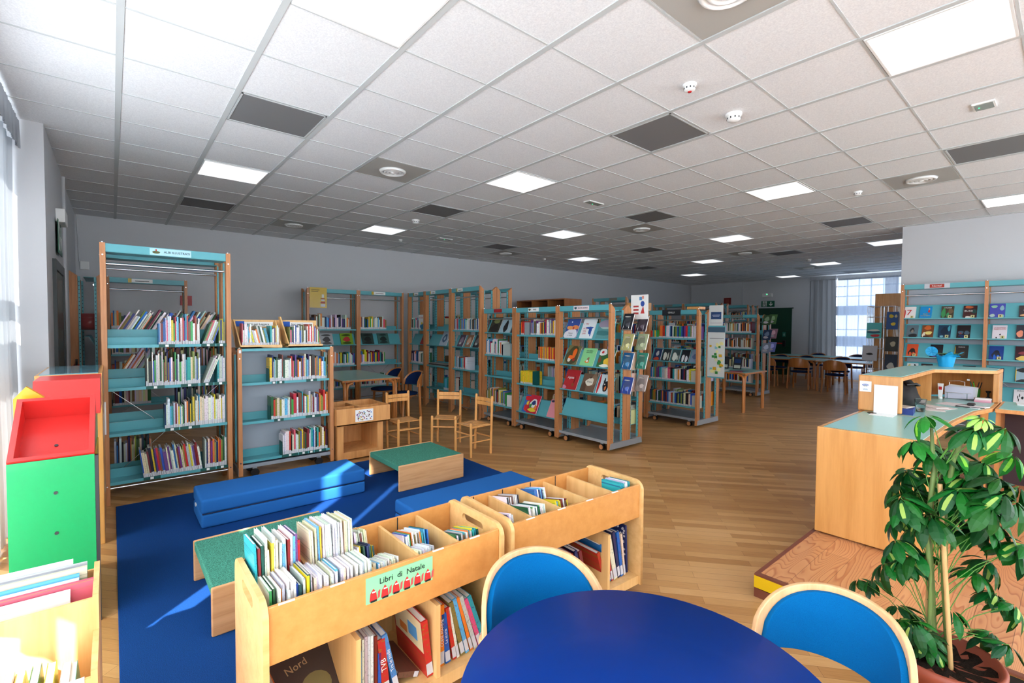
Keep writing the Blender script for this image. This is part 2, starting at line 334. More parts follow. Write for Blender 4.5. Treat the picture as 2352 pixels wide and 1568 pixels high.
# curtains
def curtain_mesh(a0, a1, z0, z1, amp, waves, place, nz=5, ph=0.0, step=.02, head=False):
    n = int((a1 - a0) / step); vs = []; fs = []
    for i in range(n + 1):
        a = a0 + (a1 - a0) * i / n; t = (a - a0)
        o = amp * (math.sin(t * waves + ph) * .6 + math.sin(t * waves * 2.3 + 1.7 * ph + .4 * math.sin(t * 3.1)) * .4)
        for k in range(nz + 1):
            z = z0 + (z1 - z0) * k / nz; vs.append(place(a, o * (.75 + .25 * math.cos(k)), z))
    for i in range(n):
        for k in range(nz): q = i * (nz + 1) + k; fs.append((q, q + nz + 1, q + nz + 2, q + 1))
    b = MB(); b.add(vs, fs, 0, None, None, True); return b
def left_curtain(a0, a1, label, ph):
    t = thing('curtain', label, 'curtain', (0, 0, 0))
    curtain_mesh(a0, a1, .85 if ph == 2 else .02, 2.97, .035, 34, lambda a, o, z: (a, -.6 + o, z), ph=ph).build('drape', THICK if ph == 1 else SHEER, t)
    h = curtain_mesh(a0, a1, 2.9, 3.12, .012, 120, lambda a, o, z: (a, -.54 + o, z), nz=3, ph=ph); h.build('heading', GREYC, t)
left_curtain(-5.38, -4.25, 'bunched thick white curtain end beside the pier at the window wall', 1)
left_curtain(-4.25, -2.30, 'sheer white curtain behind the coloured display tower', 0)
left_curtain(-2.18, -1.69, 'narrow sheer white curtain panel between two bright gaps at the window', 2)
left_curtain(-1.66, 3.1, 'long sheer white curtain along the window wall beside the bins', 4)
t = thing('curtain', 'added unseen sheer curtain softening the sun from the windows behind the viewer', 'curtain')
curtain_mesh(-.5, 8.9, .03, 3.0, .035, 30, lambda a, o, z: (3.12 + o, a, z), nz=3, step=.03).build('drape', SHEER, t)  # added out of view to stop direct sun and spread soft daylight
t = thing('curtain', 'heavy grey curtain bunched at the end of the far window', 'curtain')
curtain_mesh(-5.3, -4.62, .03, 3.0, .05, 42, lambda a, o, z: (a + (.12 * (1 - z / 3)) * (a + 5.3), 16.45 + o, z)).build('drape', GREYC, t)
curtain_mesh(-5.3, -4.62, 2.98, 3.1, .012, 120, lambda a, o, z: (a, 16.45 + o, z), nz=2).build('heading', GREYC, t)
t = thing('curtain', 'sheer curtain over the barred far window behind the reading tables', 'curtain')
curtain_mesh(-4.6, 2.9, .03, 3.0, .03, 30, lambda a, o, z: (a, 16.6 + o, z)).build('drape', SHEERF, t)
curtain_mesh(-4.6, 2.9, 2.96, 3.1, .01, 120, lambda a, o, z: (a, 16.57 + o, z), nz=2).build('heading', GREYC, t)
tag(curtain_mesh(-3.45, -3.15, .03, 3.0, .03, 50, lambda a, o, z: (a, 16.5 + o, z)).build('curtain', sheer('grey_sheer', (190, 194, 200), .2, .4)), 'narrow grey curtain strip hanging between the far window bays', 'curtain')

# ceiling fittings: cell (i, j)
def cellc(i, j): return (-3.155 - .585 * (j + .5), .057 + .628 * (i + .5))
def cellbox(i, j, m=.02): return (-3.155 - .585 * (j + 1) + m, -3.155 - .585 * j - m, .057 + .628 * i + m + .01, .057 + .628 * (i + 1) - m - .01)
ROWN = {1: 'first', 3: 'first', 5: 'second', 9: 'third', 10: 'second', 13: 'fourth', 16: 'third', 17: 'fifth', 21: 'sixth', 22: 'fourth', 25: 'seventh'}
def by_row(cells):
    rows = {}
    for i, j in cells: rows.setdefault(i, []).append(j)
    for i, js in rows.items():
        for k, j in enumerate(sorted(js, reverse=True)): yield i, j, k + 1
for i, j, k in by_row([(1, -2), (1, 4), (5, 1), (9, -2), (5, -5), (13, -5), (5, 7), (9, 4), (13, 1), (17, -2), (13, 7), (17, 4), (21, 1), (21, 7), (25, 4)]):
    x0, x1, y0, y1 = cellbox(i, j, .012); c = cellc(i, j)
    t = thing('ceiling_light', f'lit ceiling panel, {ordn(k)} from back wall in {ROWN[i]} lamp row from the window curtains', 'ceiling light', (c[0], c[1], CEIL), 0, 'lit ceiling panels')
    a, b = (x1 - x0) / 2, (y1 - y0) / 2; f = .012
    MB().box(-a, a, -b, -b + f, -.01, 0).box(-a, a, b - f, b, -.01, 0).box(-a, -a + f, -b + f, b - f, -.01, 0).box(a - f, a, -b + f, b - f, -.01, 0).build('frame', WPL, t)
    MB().box(-a + f, a - f, -b + f, b - f, -.008, 0).build('diffuser', LEDM, t)
for i, j, k in by_row([(1, 1), (1, 7), (5, -2), (9, -5), (5, 4), (9, 1), (9, 7), (13, 4), (17, 7), (13, -2), (17, 1), (25, 1)]):
    x0, x1, y0, y1 = cellbox(i, j, .014); c = cellc(i, j); a, b = (x1 - x0) / 2, (y1 - y0) / 2
    t = thing('ceiling_panel', f'grey ceiling panel, {ordn(k)} from back wall in {ROWN[i]} panel row from the window curtains', 'ceiling panel', (c[0], c[1], CEIL), 0, 'grey ceiling panels')
    MB().box(-a, a, -b, b, -.003, 0).build('face', PANELM, t)
    MB().box(-a, a, -b, -b + .012, -.007, -.003).box(-a, a, b - .012, b, -.007, -.003).box(-a, -a + .012, -b, b, -.007, -.003).box(a - .012, a, -b, b, -.007, -.003).build('frame', GRIDM, t)
for i, j, k in by_row([(3, 2), (3, -4), (10, -4), (3, 8), (10, 2), (10, 8), (16, 2), (22, 2)]):
    x0, x1, y0, y1 = cellbox(i, j, .014); c = cellc(i, j); a, b = (x1 - x0) / 2, (y1 - y0) / 2
    t = thing('air_diffuser', f'round ceiling air outlet, {ordn(k)} from back wall in {ROWN[i]} outlet row from window curtains', 'air vent', (c[0], c[1], CEIL), 0, 'round ceiling air outlets')
    MB().box(-a, a, -b, b, -.004, 0).build('plate', DIFFP, t)
    for r in (.125, .09, .055): MB().lathe([(r - .026, -.006), (r - .014, -.026), (r, -.022), (r + .012, -.004), (r - .014, -.014), (r - .026, -.006)], n=40).build('ring', WPL, t)
    MB().lathe([(0, -.03), (.02, -.028), (.03, -.012), (0, -.008)], n=24).build('center_cone', WPL, t)
def detector(x, y, r, label, led=None):
    t = thing('smoke_detector', label, 'smoke detector', (x, y, CEIL), 0, 'ceiling detectors')
    MB().lathe([(r, 0), (r, -r * .28), (r * .92, -r * .34), (0, -r * .34)], n=28).build('mount', WPL, t)
    MB().lathe([(r * .86, -r * .34), (r * .8, -r * .8), (r * .5, -r * 1.0), (0, -r * 1.02)], n=28).build('cap', WPL, t)
    v = MB()
    for k in range(10): v.box(-.004, .004, -r * .86, -r * .82, -r * .72, -r * .5, 0, Rz(k * PI / 5))
    v.build('vent_pattern', INK, t)
    if led: MB().lathe([(r * .3, -r * 1.0), (r * .26, -r * 1.12), (0, -r * 1.14)], n=12).build('indicator', led, t)
detector(-1.69, 2.95, .045, 'small white detector with a red lens on the ceiling', REDI)
detector(-1.70, 3.60, .058, 'large white smoke detector with dark slots, beside a grey ceiling panel')
detector(-6.50, 3.55, .058, 'white smoke detector in the ceiling tile next to a grey panel, above the teal table')
detector(-1.69, 6.72, .045, 'flat white detector on the ceiling between a lamp and an air outlet')
detector(-8.17, 4.14, .04, 'tiny white detector on the ceiling near the back wall corner shelves')
detector(-8.15, 7.85, .04, 'tiny white detector on the ceiling before the last lamp by the back wall')
detector(-4.03, 12.4, .06, 'pale square-looking detector on the ceiling short of the far lamps')
def emerg(x, y, w, l, label):
    t = thing('emergency_light', label, 'emergency light', (x, y, CEIL), 0, 'flush emergency lights')
    MB().box(-w, w, -l, l, -.012, 0).build('frame', WPL, t, .002); MB().box(-w + .012, w - .012, -l + .012, l - .012, -.014, -.012).build('lens', mat('emergency_lens', (150, 158, 154), .25), t)
    MB().box(-w + .03, -w + .038, -.004, .004, -.018, -.014).build('indicator', GLED, t)
emerg(-.465, 4.80, .06, .075, 'flush emergency light with a green dot, near the big bright panel')
emerg(-4.06, 4.79, .055, .14, 'flush emergency light with a green dot in mid ceiling')
emerg(-7.53, 4.71, .05, .14, 'narrow flush emergency light on the ceiling near the back wall')

# ---------------------------------------------------------------- books
PAL = {'white': (232, 232, 230), 'cream': (226, 214, 184), 'pale grey': (190, 194, 198), 'red': (196, 38, 44), 'dark red': (128, 30, 40), 'orange': (232, 120, 44),
       'yellow': (232, 204, 50), 'green': (60, 158, 74), 'dark green': (28, 84, 62), 'teal': (44, 156, 162), 'light blue': (96, 178, 216), 'blue': (30, 96, 178), 'navy': (28, 44, 92),
       'purple': (104, 60, 130), 'pink': (222, 92, 120), 'brown': (120, 78, 50), 'black': (32, 32, 36), 'olive': (136, 134, 62)}
MIX = ['white'] * 8 + ['cream', 'pale grey', 'pale grey', 'red', 'dark red', 'orange', 'yellow', 'green', 'dark green', 'teal', 'light blue', 'light blue', 'blue', 'blue', 'navy', 'purple', 'pink', 'brown', 'black', 'black', 'olive', 'teal']
LIGHTS_ = ['white'] * 10 + ['cream', 'cream', 'pale grey', 'light blue']
CHILD = ['white', 'white', 'white', 'white', 'white', 'cream', 'pale grey', 'green', 'red', 'blue', 'purple', 'orange', 'teal', 'yellow', 'pale grey', 'brown', 'light blue', 'dark green']
DULL = ['white', 'cream', 'pale grey', 'brown', 'black', 'navy', 'dark red', 'pale grey', 'olive', 'dark green', 'cream', 'orange', 'blue']
def unit_book(label_lo=.05, label_hi=.2, detailed=False):
    # local x = thickness 0..1, y = depth 0 (spine) .. 1, z = height 0..1
    b = MB(); c = .06
    b.box(0, c, 0, 1, 0, 1, 0).box(1 - c, 1, 0, 1, 0, 1, 0).box(c, 1 - c, 0, .03, 0, 1, 0)
    if not detailed: b.box(c, 1 - c, .03, .975, .01, .985, 1).box(.02, .98, -.006, 0, label_lo, label_hi, 2)
    return b
def proto(name, mb, mats): o = mb.build(name, mats); m = o.data; bpy.data.objects.remove(o); return m
UB = proto('book_block', unit_book(), [COVER, PAGES, SLABEL])
UCOV = proto('book_cover', unit_book(detailed=True), [COVER])
UPAGE = proto('book_pages', MB().box(.06, .94, .03, .975, .01, .985), [PAGES])
ULAB = proto('book_label', MB().box(.02, .98, -.006, 0, .04, .24), [SLABEL])
def newo(name, me, M, parent=None, color=None):
    o = bpy.data.objects.new(name, me); COL.objects.link(o)
    if parent: o.parent = parent
    else: o.matrix_world = M
    if color: o.color = rgb(*color)
    return o
def vary(c, k=14): return tuple(max(8, min(250, int(v + RND.uniform(-k, k)))) for v in c)
def book(name, cname, label, M, t, d, h, group=None, parts=False, lab=True, color=None):
    o = newo(name, UCOV if parts else UB, M @ Matrix.Diagonal((t, d, h, 1)), None, color or vary(PAL[cname]))
    tag(o, label, 'book', group)
    if parts:
        newo('pages', UPAGE, None, o)
        if lab: newo('spine_label', ULAB, None, o)
    return o
FAR = MB()     # every book too far off or too many to single out
def farbook(M, t, d, h, c):
    FAR.box(0, t, .004, d, 0, h, 0, M, c)
    FAR.box(.0006, t - .0006, 0, .004, h * .05, h * .24, 0, M, (216, 217, 220)); FAR.box(.0002, t - .0002, 0, .004, h * .24, h, 0, M, c)
def book_row(M, x0, x1, hs=(.2, .29), ts=(.005, .017), ds=(.13, .2), pal=MIX, far=False, phrase='', name='picture_book', group=None, leans=(), count0=0, side='left', jitter=.012, fixed=None):
    """M: shelf frame (x along the shelf, y into it, z up). Books stand from x0 to x1."""
    x = x0; k = count0; out = []
    lean_at = {round(a, 3): (b, ang) for a, b, ang in leans}
    while x < x1 - .004:
        ang = 0
        for a, b, g in leans:
            if a <= x < b: ang = g
        t = RND.uniform(*ts)
        if RND.random() < .1: t *= 1.7
        if fixed: cn, t, h0 = fixed[(k - count0) % len(fixed)]; h = h0 + RND.uniform(-.004, .004)
        else: cn = RND.choice(pal); h = RND.uniform(*hs)
        d = RND.uniform(*ds); wd = t / math.cos(ang)
        if x + wd > x1 + .004: break
        k += 1
        xo = x if ang >= 0 else x + wd
        L = M @ T(x, RND.uniform(0, jitter), 0) @ Ry(ang)
        if ang < 0: L = L @ T(0, 0, 0)
        if ang > 0: L = M @ T(x, RND.uniform(0, jitter), t * math.sin(ang)) @ Ry(ang)
        if far: farbook(L, t, d, h, vary(PAL[cn], 20))
        else: out.append(book(name, cn, phrase.format(c=cn, o=ordn(k)), L, t - .0004, d, h, group))
        x += wd + .0006
    return k
def cover_card(name, label, M, w, h, base, blobs, title=None, tcol=WHITE, tsize=.02, tpos=None, t=.014, group=None, cat='book', lines=()):
    """A face-out book: M has x across, z up the cover, front facing -y. blobs: (x, z, rx, rz, colour) in cover fractions."""
    o = MB().box(0, w, 0, .0012, 0, h, 0, None, base).box(0, w, t - .0012, t, 0, h, 0, None, base).box(0, .0015, .0012, t - .0012, 0, h, 0, None, base).build(name, PRINTED, M=M, attr=True)
    tag(o, label, cat, group)
    MB().box(.0015, w - .003, .0012, t - .0012, .002, h - .002).build('pages', PAGES, o)
    b = MB()
    for k, (cx, cz, rx, rz, c) in enumerate(blobs):
        n = 14; ph = cx * 20
        poly = [(w * cx + w * rx * math.cos(a) * (1 + .16 * math.sin(3 * a + ph)), h * cz + h * rz * math.sin(a) * (1 + .12 * math.cos(2 * a + ph))) for a in [2 * PI * i / n for i in range(n)]]
        poly = [(min(w - .0005, max(.0005, p)), min(h - .0005, max(.0005, q))) for p, q in poly]
        b.prism(poly, -.0004 - .0001 * k, 0, 0, None, c, 'y')
    for z, x0, x1, c in lines: b.box(w * x0, w * x1, -.0015, 0, h * z - .0012, h * z + .0012, 0, None, c)
    if blobs or lines: b.build('cover_picture', PRINTED, o, attr=True)
    if title:
        tp = tpos or (.5, .82)
        txt(title, tsize, T(w * tp[0], -.003, h * tp[1]) @ FX, tcol, o, 'cover_title', ext=.0002)
    return o

# ---------------------------------------------------------------- library bookcases
POSTW, CH = .037, .02
def bookcase(label, loc, rz, w, H, double, shelves, back=(), name='library_bookcase', casters=True, base=True, header=True, group=None, backpanel=False, rod=True, depth=None, cat='bookcase', tray=.235, skip=False, dark=False):
    D = depth or (.67 if double else .33)
    t = thing(name, label, cat, loc, rz, group)
    zb = .03 if casters else 0
    def post(b, x, y, dy):   # chamfered wooden post with a perforated channel next to it
        b.prism([(y, zb), (y + dy, zb + .06), (y + dy, H - .06), (y, H)] if dy > 0 else [(y, zb), (y, H), (y + dy, H - .06), (y + dy, zb + .06)], x, x + POSTW, 0, None, None, 'x')
    for x in ((w - POSTW,) if skip else (0, w - POSTW)):
        b = MB(); post(b, x, 0, .075); ys = [(.01 + .075, 1)]
        if double: post(b, x, D / 2 - .002, -.075); post(b, x, D / 2 + .002, .075); post(b, x, D, -.075)
        else: post(b, x, D, -.075)
        fl = b.build('side_post', BEECH, t)
        c = MB()
        xi = x + POSTW * .3; chans = [.078, D / 2 - .1, D / 2 + .08, D - .1] if double else [.078, D - .1]
        for y in chans: c.box(xi, xi + .016, y, y + .022, .12, H - .07)
        c.build('channel', TEAL, fl)
        hb = MB()
        for y in chans:
            z = .2
            while z < H - .12: hb.box(x - .0005 + POSTW * .3, x + POSTW * .3 + .0165, y + .007, y + .015, z, z + .012); z += .05
        hb.build('hole_pattern', INK, fl)
        sc = MB()
        for z in (H - .1, .16): sc.cyl((x + POSTW / 2, .001, z), (x + POSTW / 2, -.002, z), .006, n=10); sc.cyl((x - .001 if x == 0 else x + POSTW + .001, .035, z), (x - .003 if x == 0 else x + POSTW + .003, .035, z), .006, n=10)
        sc.cyl((x + POSTW / 2, .02, H), (x + POSTW / 2, .02, H + .008), .008, n=10)
        sc.build('bolt', CHROME, fl)
    a, e = POSTW + .001, w - POSTW - .001
    if header:
        b = MB().box(a, e, .004, .012, H - .072, H - .006).box(a, e, .012, .2, H - .075, H - .068)
        if double: b.box(a, e, D - .012, D - .004, H - .072, H - .006).box(a, e, D - .2, D - .012, H - .075, H - .068)
        b.build('header', TEAL, t)
    if rod:
        MB().cyl((a, .1, H - .165), (e, .1, H - .165), .012, n=12).build('rail', CHROME, t)
        if double: MB().cyl((a, D - .1, H - .165), (e, D - .1, H - .165), .009, n=10).build('rail', CHROME, t)
    if backpanel: MB().box(a, e, D - .02, D - .012, .12, H - .02).build('back_panel', mat('grey_back_panel', (168, 178, 190), .5), t)
    def shelf(z, kind, bk):
        F = Matrix.Identity(4) if not bk else T(w, D, 0) @ Rz(PI)
        b = MB()
        if kind == 'flat': b.box(a, e, .028, .028 + tray, z - .024, z - .02, 0, F).box(a, e, .025, .028, z - .026, z, 0, F).box(a, e, .028 + tray, .031 + tray, z - .024, z + .06, 0, F)
        elif kind == 'top': b.box(a, e, .0, D - .01, z - .028, z - .002, 0, F)
        else:
            b.box(a, e, .018, .055, z - .016, z - .012, 0, F).box(a, e, .018, .022, z - .016, z + .004, 0, F)
            b.add([(a, .055, z - .012), (e, .055, z - .012), (e, .155, z + .2), (a, .155, z + .2), (a, .059, z - .014), (e, .059, z - .014), (e, .159, z + .198), (a, .159, z + .198)], [(0, 1, 2, 3), (7, 6, 5, 4), (0, 4, 5, 1), (3, 2, 6, 7), (0, 3, 7, 4), (1, 5, 6, 2)], 0, F)
            b.box(a, e, .155, .2, z + .194, z + .2, 0, F)
        return b.build('shelf' if kind != 'slope' else 'display_shelf', TEAL, t)
    for z, k in shelves: shelf(z, k, False)
    for z, k in back: shelf(z, k, True)
    if base and casters:
        MB().box(a, e, .02, D - .02, .105, .11).box(a, e, .012, .02, .1, .13).box(a, e, D - .02, D - .012, .1, .13).box(.0, w, .0, D, .03, .036) .build('base_tray', STEEL, t) if False else MB().box(a, e, .02, D - .02, .105, .11).box(a, e, .012, .02, .1, .135).box(a, e, D - .02, D - .012, .1, .135).build('base_tray', STEEL, t)
        for x in (-.002, w - .018):
            MB().prism([(.0, .035), (.02, .11), (D - .02, .11), (D, .035)], x, x + .02, 0, None, None, 'x').build('foot_plate', STEEL, t)
        for x in (.15, w - .15):
            for y in (.05, D - .05):
                c = MB().box(x - .02, x + .02, y - .012, y + .012, .07, .105).build('caster', STEEL, t)
                MB().cyl((x - .012 + .012, y - .024, .042), (x, y + .014, .042), .04, n=20).build('wheel', BLACKR, c)
                MB().cyl((x, y - .027, .042), (x, y - .024, .042), .03, n=20).build('wheel_disc', BLACK if dark else BEECH, c)
    elif base:
        for yy in (.03, D - .03): MB().cyl((a, yy, .135), (e, yy, .135), .008).build('base_rail', CHROME, t)
        MB().tube([(a, D / 2, .14), (e, D / 2, .95)], .0025).tube([(e, D / 2, .14), (a, D / 2, .95)], .0025).build('cross_brace', CHROME, t)
    return t
def frame(loc, rz, z=0): return T(*loc) @ Rz(rz) @ T(0, 0, z)
def sign_on(t, w, H, text, cx, wd, bgm, ts=.03, pic=None, tm=INK):
    s = MB().box(cx - wd / 2, cx + wd / 2, .0005, .004, H - .066, H - .012).build('shelf_sign', bgm, t)
    if text: txt(text, ts, T(cx + (wd * .12 if pic else 0), -.0008, H - .04) @ FX, tm, s)
    if pic: MB().prism([(cx - wd * .36 + .022 * math.cos(q) * (1 + .3 * math.sin(3 * q)), H - .04 + .015 * math.sin(q)) for q in [i * PI / 6 for i in range(12)]], -.001, .0005, 0, None, None, 'y').build('picture', pic, s)

R90 = PI / 2
# tall case of picture books by the window
tb = bookcase('tall teal and wood bookcase headed with a sign for picture albums', (-5.19, -.072, 0), R90, .94, 2.203, True, [(1.35, 'flat'), (.985, 'flat'), (.597, 'flat'), (.185, 'flat')], [(1.42, 'flat'), (1.06, 'flat'), (.66, 'flat'), (.2, 'flat')], casters=False)
s = MB().box(.33, .63, -.0005, .004, 2.132, 2.192).build('shelf_sign', mat('pale_blue_label', (170, 214, 226), .4), tb)
txt('ALBI ILLUSTRATI', .026, T(.525, -.0015, 2.162) @ FX, INK, s)
MB().prism([(.375 + .028 * math.cos(q), 2.157 + .012 * math.sin(q)) for q in [i * PI / 6 for i in range(12)]], -.0012, -.0004, 0, None, None, 'y').build('picture', mat('olive_print', (90, 92, 50), .6), s)
MB().prism([(.375 + .006 * math.cos(q), 2.176 + .008 * math.sin(q)) for q in [i * PI / 4 for i in range(8)]], -.0012, -.0004, 0, None, None, 'y').build('picture', REDI, s)
# card strips on shelf edges
def strips(t, z, spans):
    for a, b in spans:
        c = MB().box(a, b, .021, .0245, z - .026, z + .002).build('card_strip', GREEN_TAB, t)
        MB().box((a + b) / 2 - .012, (a + b) / 2 + .012, .0195, .021, z - .022, z - .002).build('letter_tag', WHITE, c)
strips(tb, 1.35, [(.385, .5), (.7, .81), (.82, .9)]); strips(tb, .985, [(.29, .42), (.54, .67), (.69, .79), (.8, .9)]); strips(tb, .597, [(.42, .52), (.53, .68)]); strips(tb, .185, [(.26, .38), (.68, .8), (.81, .9)])
FA = lambda z, dy=.045: frame((-5.19, -.072, 0), R90, z - .0195) @ T(0, dy, 0)
GA = 'picture books in the tall bookcase'
n = book_row(FA(1.35), .385, .70, (.2, .3), phrase='{c} picture book, {o} from the left on the topmost shelf of the album bookcase', group=GA)
n = book_row(FA(1.35), .705, .79, (.2, .26), (.008, .012), phrase='{c} picture book, {o} from the left on the topmost shelf of the album bookcase', group=GA, leans=((.7, .79, .33),), count0=n)
n = book_row(FA(1.35), .845, .893, (.22, .27), phrase='{c} picture book, {o} from the left on the topmost shelf of the album bookcase', group=GA, count0=n)
n = book_row(FA(.985), .29, .70, (.22, .32), phrase='{c} picture book, {o} from the left on the second shelf of the album bookcase', group=GA)
n = book_row(FA(.985), .71, .755, (.25, .3), (.008, .014), pal=['white', 'dark green', 'white', 'pale grey'], phrase='{c} picture book, {o} from the left on the second shelf of the album bookcase', group=GA, leans=((.7, .76, .36),), count0=n)
n = book_row(FA(.985), .83, .893, (.24, .28), phrase='{c} picture book, {o} from the left on the second shelf of the album bookcase', group=GA, count0=n)
n = book_row(FA(.597), .42, .65, (.2, .29), phrase='{c} picture book, {o} from the left on the third shelf of the album bookcase', group=GA)
n = book_row(FA(.597), .65, .893, (.24, .3), pal=LIGHTS_ + ['yellow', 'orange'], phrase='{c} picture book, {o} from the left on the third shelf of the album bookcase', group=GA, count0=n)
n = book_row(FA(.185), .265, .71, (.22, .28), ts=(.008, .016), pal=DULL + ['green', 'yellow', 'red', 'purple', 'blue'], phrase='{c} picture book, {o} from the left on the lowest shelf of the album bookcase', group=GA, leans=((.26, .71, -.12),))
n = book_row(FA(.185), .72, .893, (.24, .3), pal=DULL + ['white', 'white', 'red', 'purple'], phrase='{c} picture book, {o} from the left on the lowest shelf of the album bookcase', group=GA, count0=n)
FB = lambda z: frame((-5.19, -.072, 0), R90) @ T(.94, .67, 0) @ Rz(PI) @ T(0, .045, z - .0195)
for z, a, b, ln in ((1.42, .04, .88, -.5), (1.06, .05, .6, 0), (1.06, .6, .85, -.5), (.66, .05, .4, 0), (.2, .6, .87, 0)):
    book_row(FB(z), a, b, (.22, .3), pal=DULL, far=True, leans=((a, b, ln),) if ln else ())
# hanging leaflets on its window-side post
t = thing('leaflet_holder', 'pale leaflet hanging beside the post of the tall album bookcase', 'leaflet', (-5.1, -.1, .62))
MB().box(-.01, .0, -.03, .05, 0, .27).build('leaflet', WHITE, t); MB().tube([(-.005, .01, .27), (-.005, .01, .36)], .0015).build('hook', CHROME, t)
for k, (c, hh) in enumerate((('white', .25), ('dark red', .24), ('cream', .27))):
    book('picture_book', c, f'{c} picture book poking out beside the album bookcase foot, {ordn(k + 1)} from the window', T(-5.12, -.135 + k * .018, .22) @ Rz(R90), .016, .2, hh, 'books beside the tall bookcase post')

# low case on casters
lb = bookcase('low teal and wood bookcase on casters with sloping book boxes on top', (-5.262, .93, 0), R90, .93, 1.295, False, [(1.295, 'top'), (.95, 'flat'), (.56, 'flat'), (.175, 'flat')], header=False, rod=False, backpanel=True, dark=True)
strips(lb, .95, [(.31, .35), (.36, .43), (.65, .76)]); strips(lb, .56, [(.33, .42), (.64, .8)]); strips(lb, .175, [(.4, .56), (.57, .66), (.67, .72), (.73, .85)])
MB().box(.012, .032, -.004, -.001, 1.25, 1.28).build('corner_tag', WHITE, lb)
FL = lambda z: frame((-5.262, .93, 0), R90, z - .0195) @ T(0, .05, 0)
GB = 'picture books in the low bookcase'
book_row(FL(.95), .3, .885, (.2, .29), (.006, .02), phrase='{c} picture book, {o} from the left on the low wheeled bookcase\'s top shelf', group=GB, pal=MIX + ['white'] * 4)
book_row(FL(.56), .31, .885, (.2, .28), (.007, .02), phrase='{c} picture book, {o} from the left on the low wheeled bookcase\'s middle shelf', group=GB, pal=MIX)
book_row(FL(.175), .42, .885, (.2, .27), (.008, .02), phrase='{c} picture book, {o} from the left on the low wheeled bookcase\'s bottom shelf', group=GB, pal=MIX + ['white'] * 4)
for z, x in ((.95, .29), (.56, .3), (.175, .41)):
    tag(MB().box(0, .003, .01, .12, 0, .15).box(0, .1, .01, .12, 0, .002).build('bookend', GREEN_TAB, M=FL(z) @ T(x, 0, .001)), f'dark green metal bookend on the {"top" if z > .9 else "middle" if z > .5 else "bottom"} shelf of the low wheeled bookcase', 'bookend', 'green bookends')
for q, (x0, x1, ttl) in enumerate(((.0, .43, 'Nati per Leggere'), (.44, .84, 'Nati per Leggere'))):
    M0 = frame((-5.262, .93, 0), R90, 1.297)
    t = thing('book_box', ['wooden book box with splayed sides nearest the tall case, on the low bookcase', 'wooden book box with splayed sides nearest the wooden post end, on the low bookcase'][q], 'book box'); t.matrix_world = M0
    a, b = x0 + .03, x1 - .02
    MB().prism([(.01, 0), (.26, 0), (.3, .28), (.24, .28), (.04, .03)], a, a + .012, 0, Matrix.Shear('XY', 4, (0, 0)), None, 'x').build('side', PLYL, t).matrix_local = Matrix(((1, 0, -.16, 0), (0, 1, 0, 0), (0, 0, 1, 0), (0, 0, 0, 1)))
    MB().prism([(.01, 0), (.26, 0), (.3, .28), (.24, .28), (.04, .03)], b - .012, b, 0, None, None, 'x').build('side', PLYL, t).matrix_local = Matrix(((1, 0, .12 if q == 1 else .0, 0), (0, 1, 0, 0), (0, 0, 1, 0), (0, 0, 0, 1)))
    MB().box(a, b, .01, .26, 0, .012).box(a, b, .01, .02, 0, .03).build('base', PLYL, t)
    MB().add([(a, .25, 0), (b, .25, 0), (b + .02, .28, .285), (a - .045, .28, .285), (a, .26, 0), (b, .26, 0), (b + .02, .29, .285), (a - .045, .29, .285)], [(0, 1, 2, 3), (7, 6, 5, 4), (3, 2, 6, 7), (0, 4, 5, 1), (0, 3, 7, 4), (1, 5, 6, 2)]).build('back_board', PLYL, t)
    l = MB().box(a + .06, b - .03, .252, .256, .215, .262).build('name_card', WHITE, t); txt(ttl, .03, T((a + b) / 2 + .02, .2505, .24) @ FX, INK, l)
    MB().box(a + .0, a + .08, .251, .256, .215, .27).build('blue_card', BLUI, t)
    ph = '{c} picture book, {o} from the left in the box ' + ('nearest the tall bookcase' if q == 0 else 'farther from the tall bookcase')
    book_row(M0 @ T(0, .035, .013), a + .02, b - .02, (.16, .24), (.006, .016), (.12, .17), phrase=ph, group='picture books in the wooden boxes', pal=MIX + ['white'] * 6, leans=((a + .09, a + .26, -.22),) if q == 0 else ())

# wheeled island of three units
ISL = 'wheeled teal bookcases in the middle row'
def island(label, x, y, w, H, sh, bk, **k): return bookcase(label, (x, y, 0), 0, w, H, True, sh, bk, **k)
c3 = island('wheeled teal bookcase with angled face-out picture books, at the near end of its row', -4.50, 4.59, .90, 1.81, [(1.38, 'slope'), (1.03, 'slope'), (.7, 'slope'), (.36, 'slope')], [(1.4, 'flat'), (1.0, 'flat'), (.62, 'flat'), (.3, 'flat')], group=ISL)
c2 = island('wheeled teal bookcase with yellow and striped book series, middle of its row', -5.41, 4.60, .90, 1.81, [(1.41, 'flat'), (1.06, 'flat'), (.69, 'flat'), (.27, 'slope')], [(1.4, 'flat'), (1.0, 'flat'), (.72, 'flat'), (.3, 'flat')], group=ISL)
c1 = island('wheeled teal bookcase with a red shelf sign, beside the small wooden chairs', -6.21, 4.6, .79, 1.81, [(1.43, 'slope'), (1.08, 'flat'), (.745, 'flat'), (.30, 'flat')], [(1.4, 'flat'), (1.0, 'flat'), (.62, 'flat'), (.3, 'flat')], group=ISL)
sign_on(c1, .79, 1.81, '', .4, .2, mat('red_sign', (176, 32, 36), .5)); sign_on(c2, .9, 1.81, 'FIABE', .42, .22, WHITE, .028, mat('olive_print', (90, 92, 50)))
sign_on(c3, .9, 1.81, 'BUON ANNO', .42, .26, mat('pink_sign', (232, 214, 218), .5), .026, mat('teal_print', (30, 80, 90)))
def cfr(x, z, dx, dy=.03): return T(x, 4.59, z) @ T(dx, dy, 0)
def slope_fr(x, y, z, dx): return T(x + dx, y + .052, z - .008) @ Rx(-math.atan2(.1, .21))
DISP = []
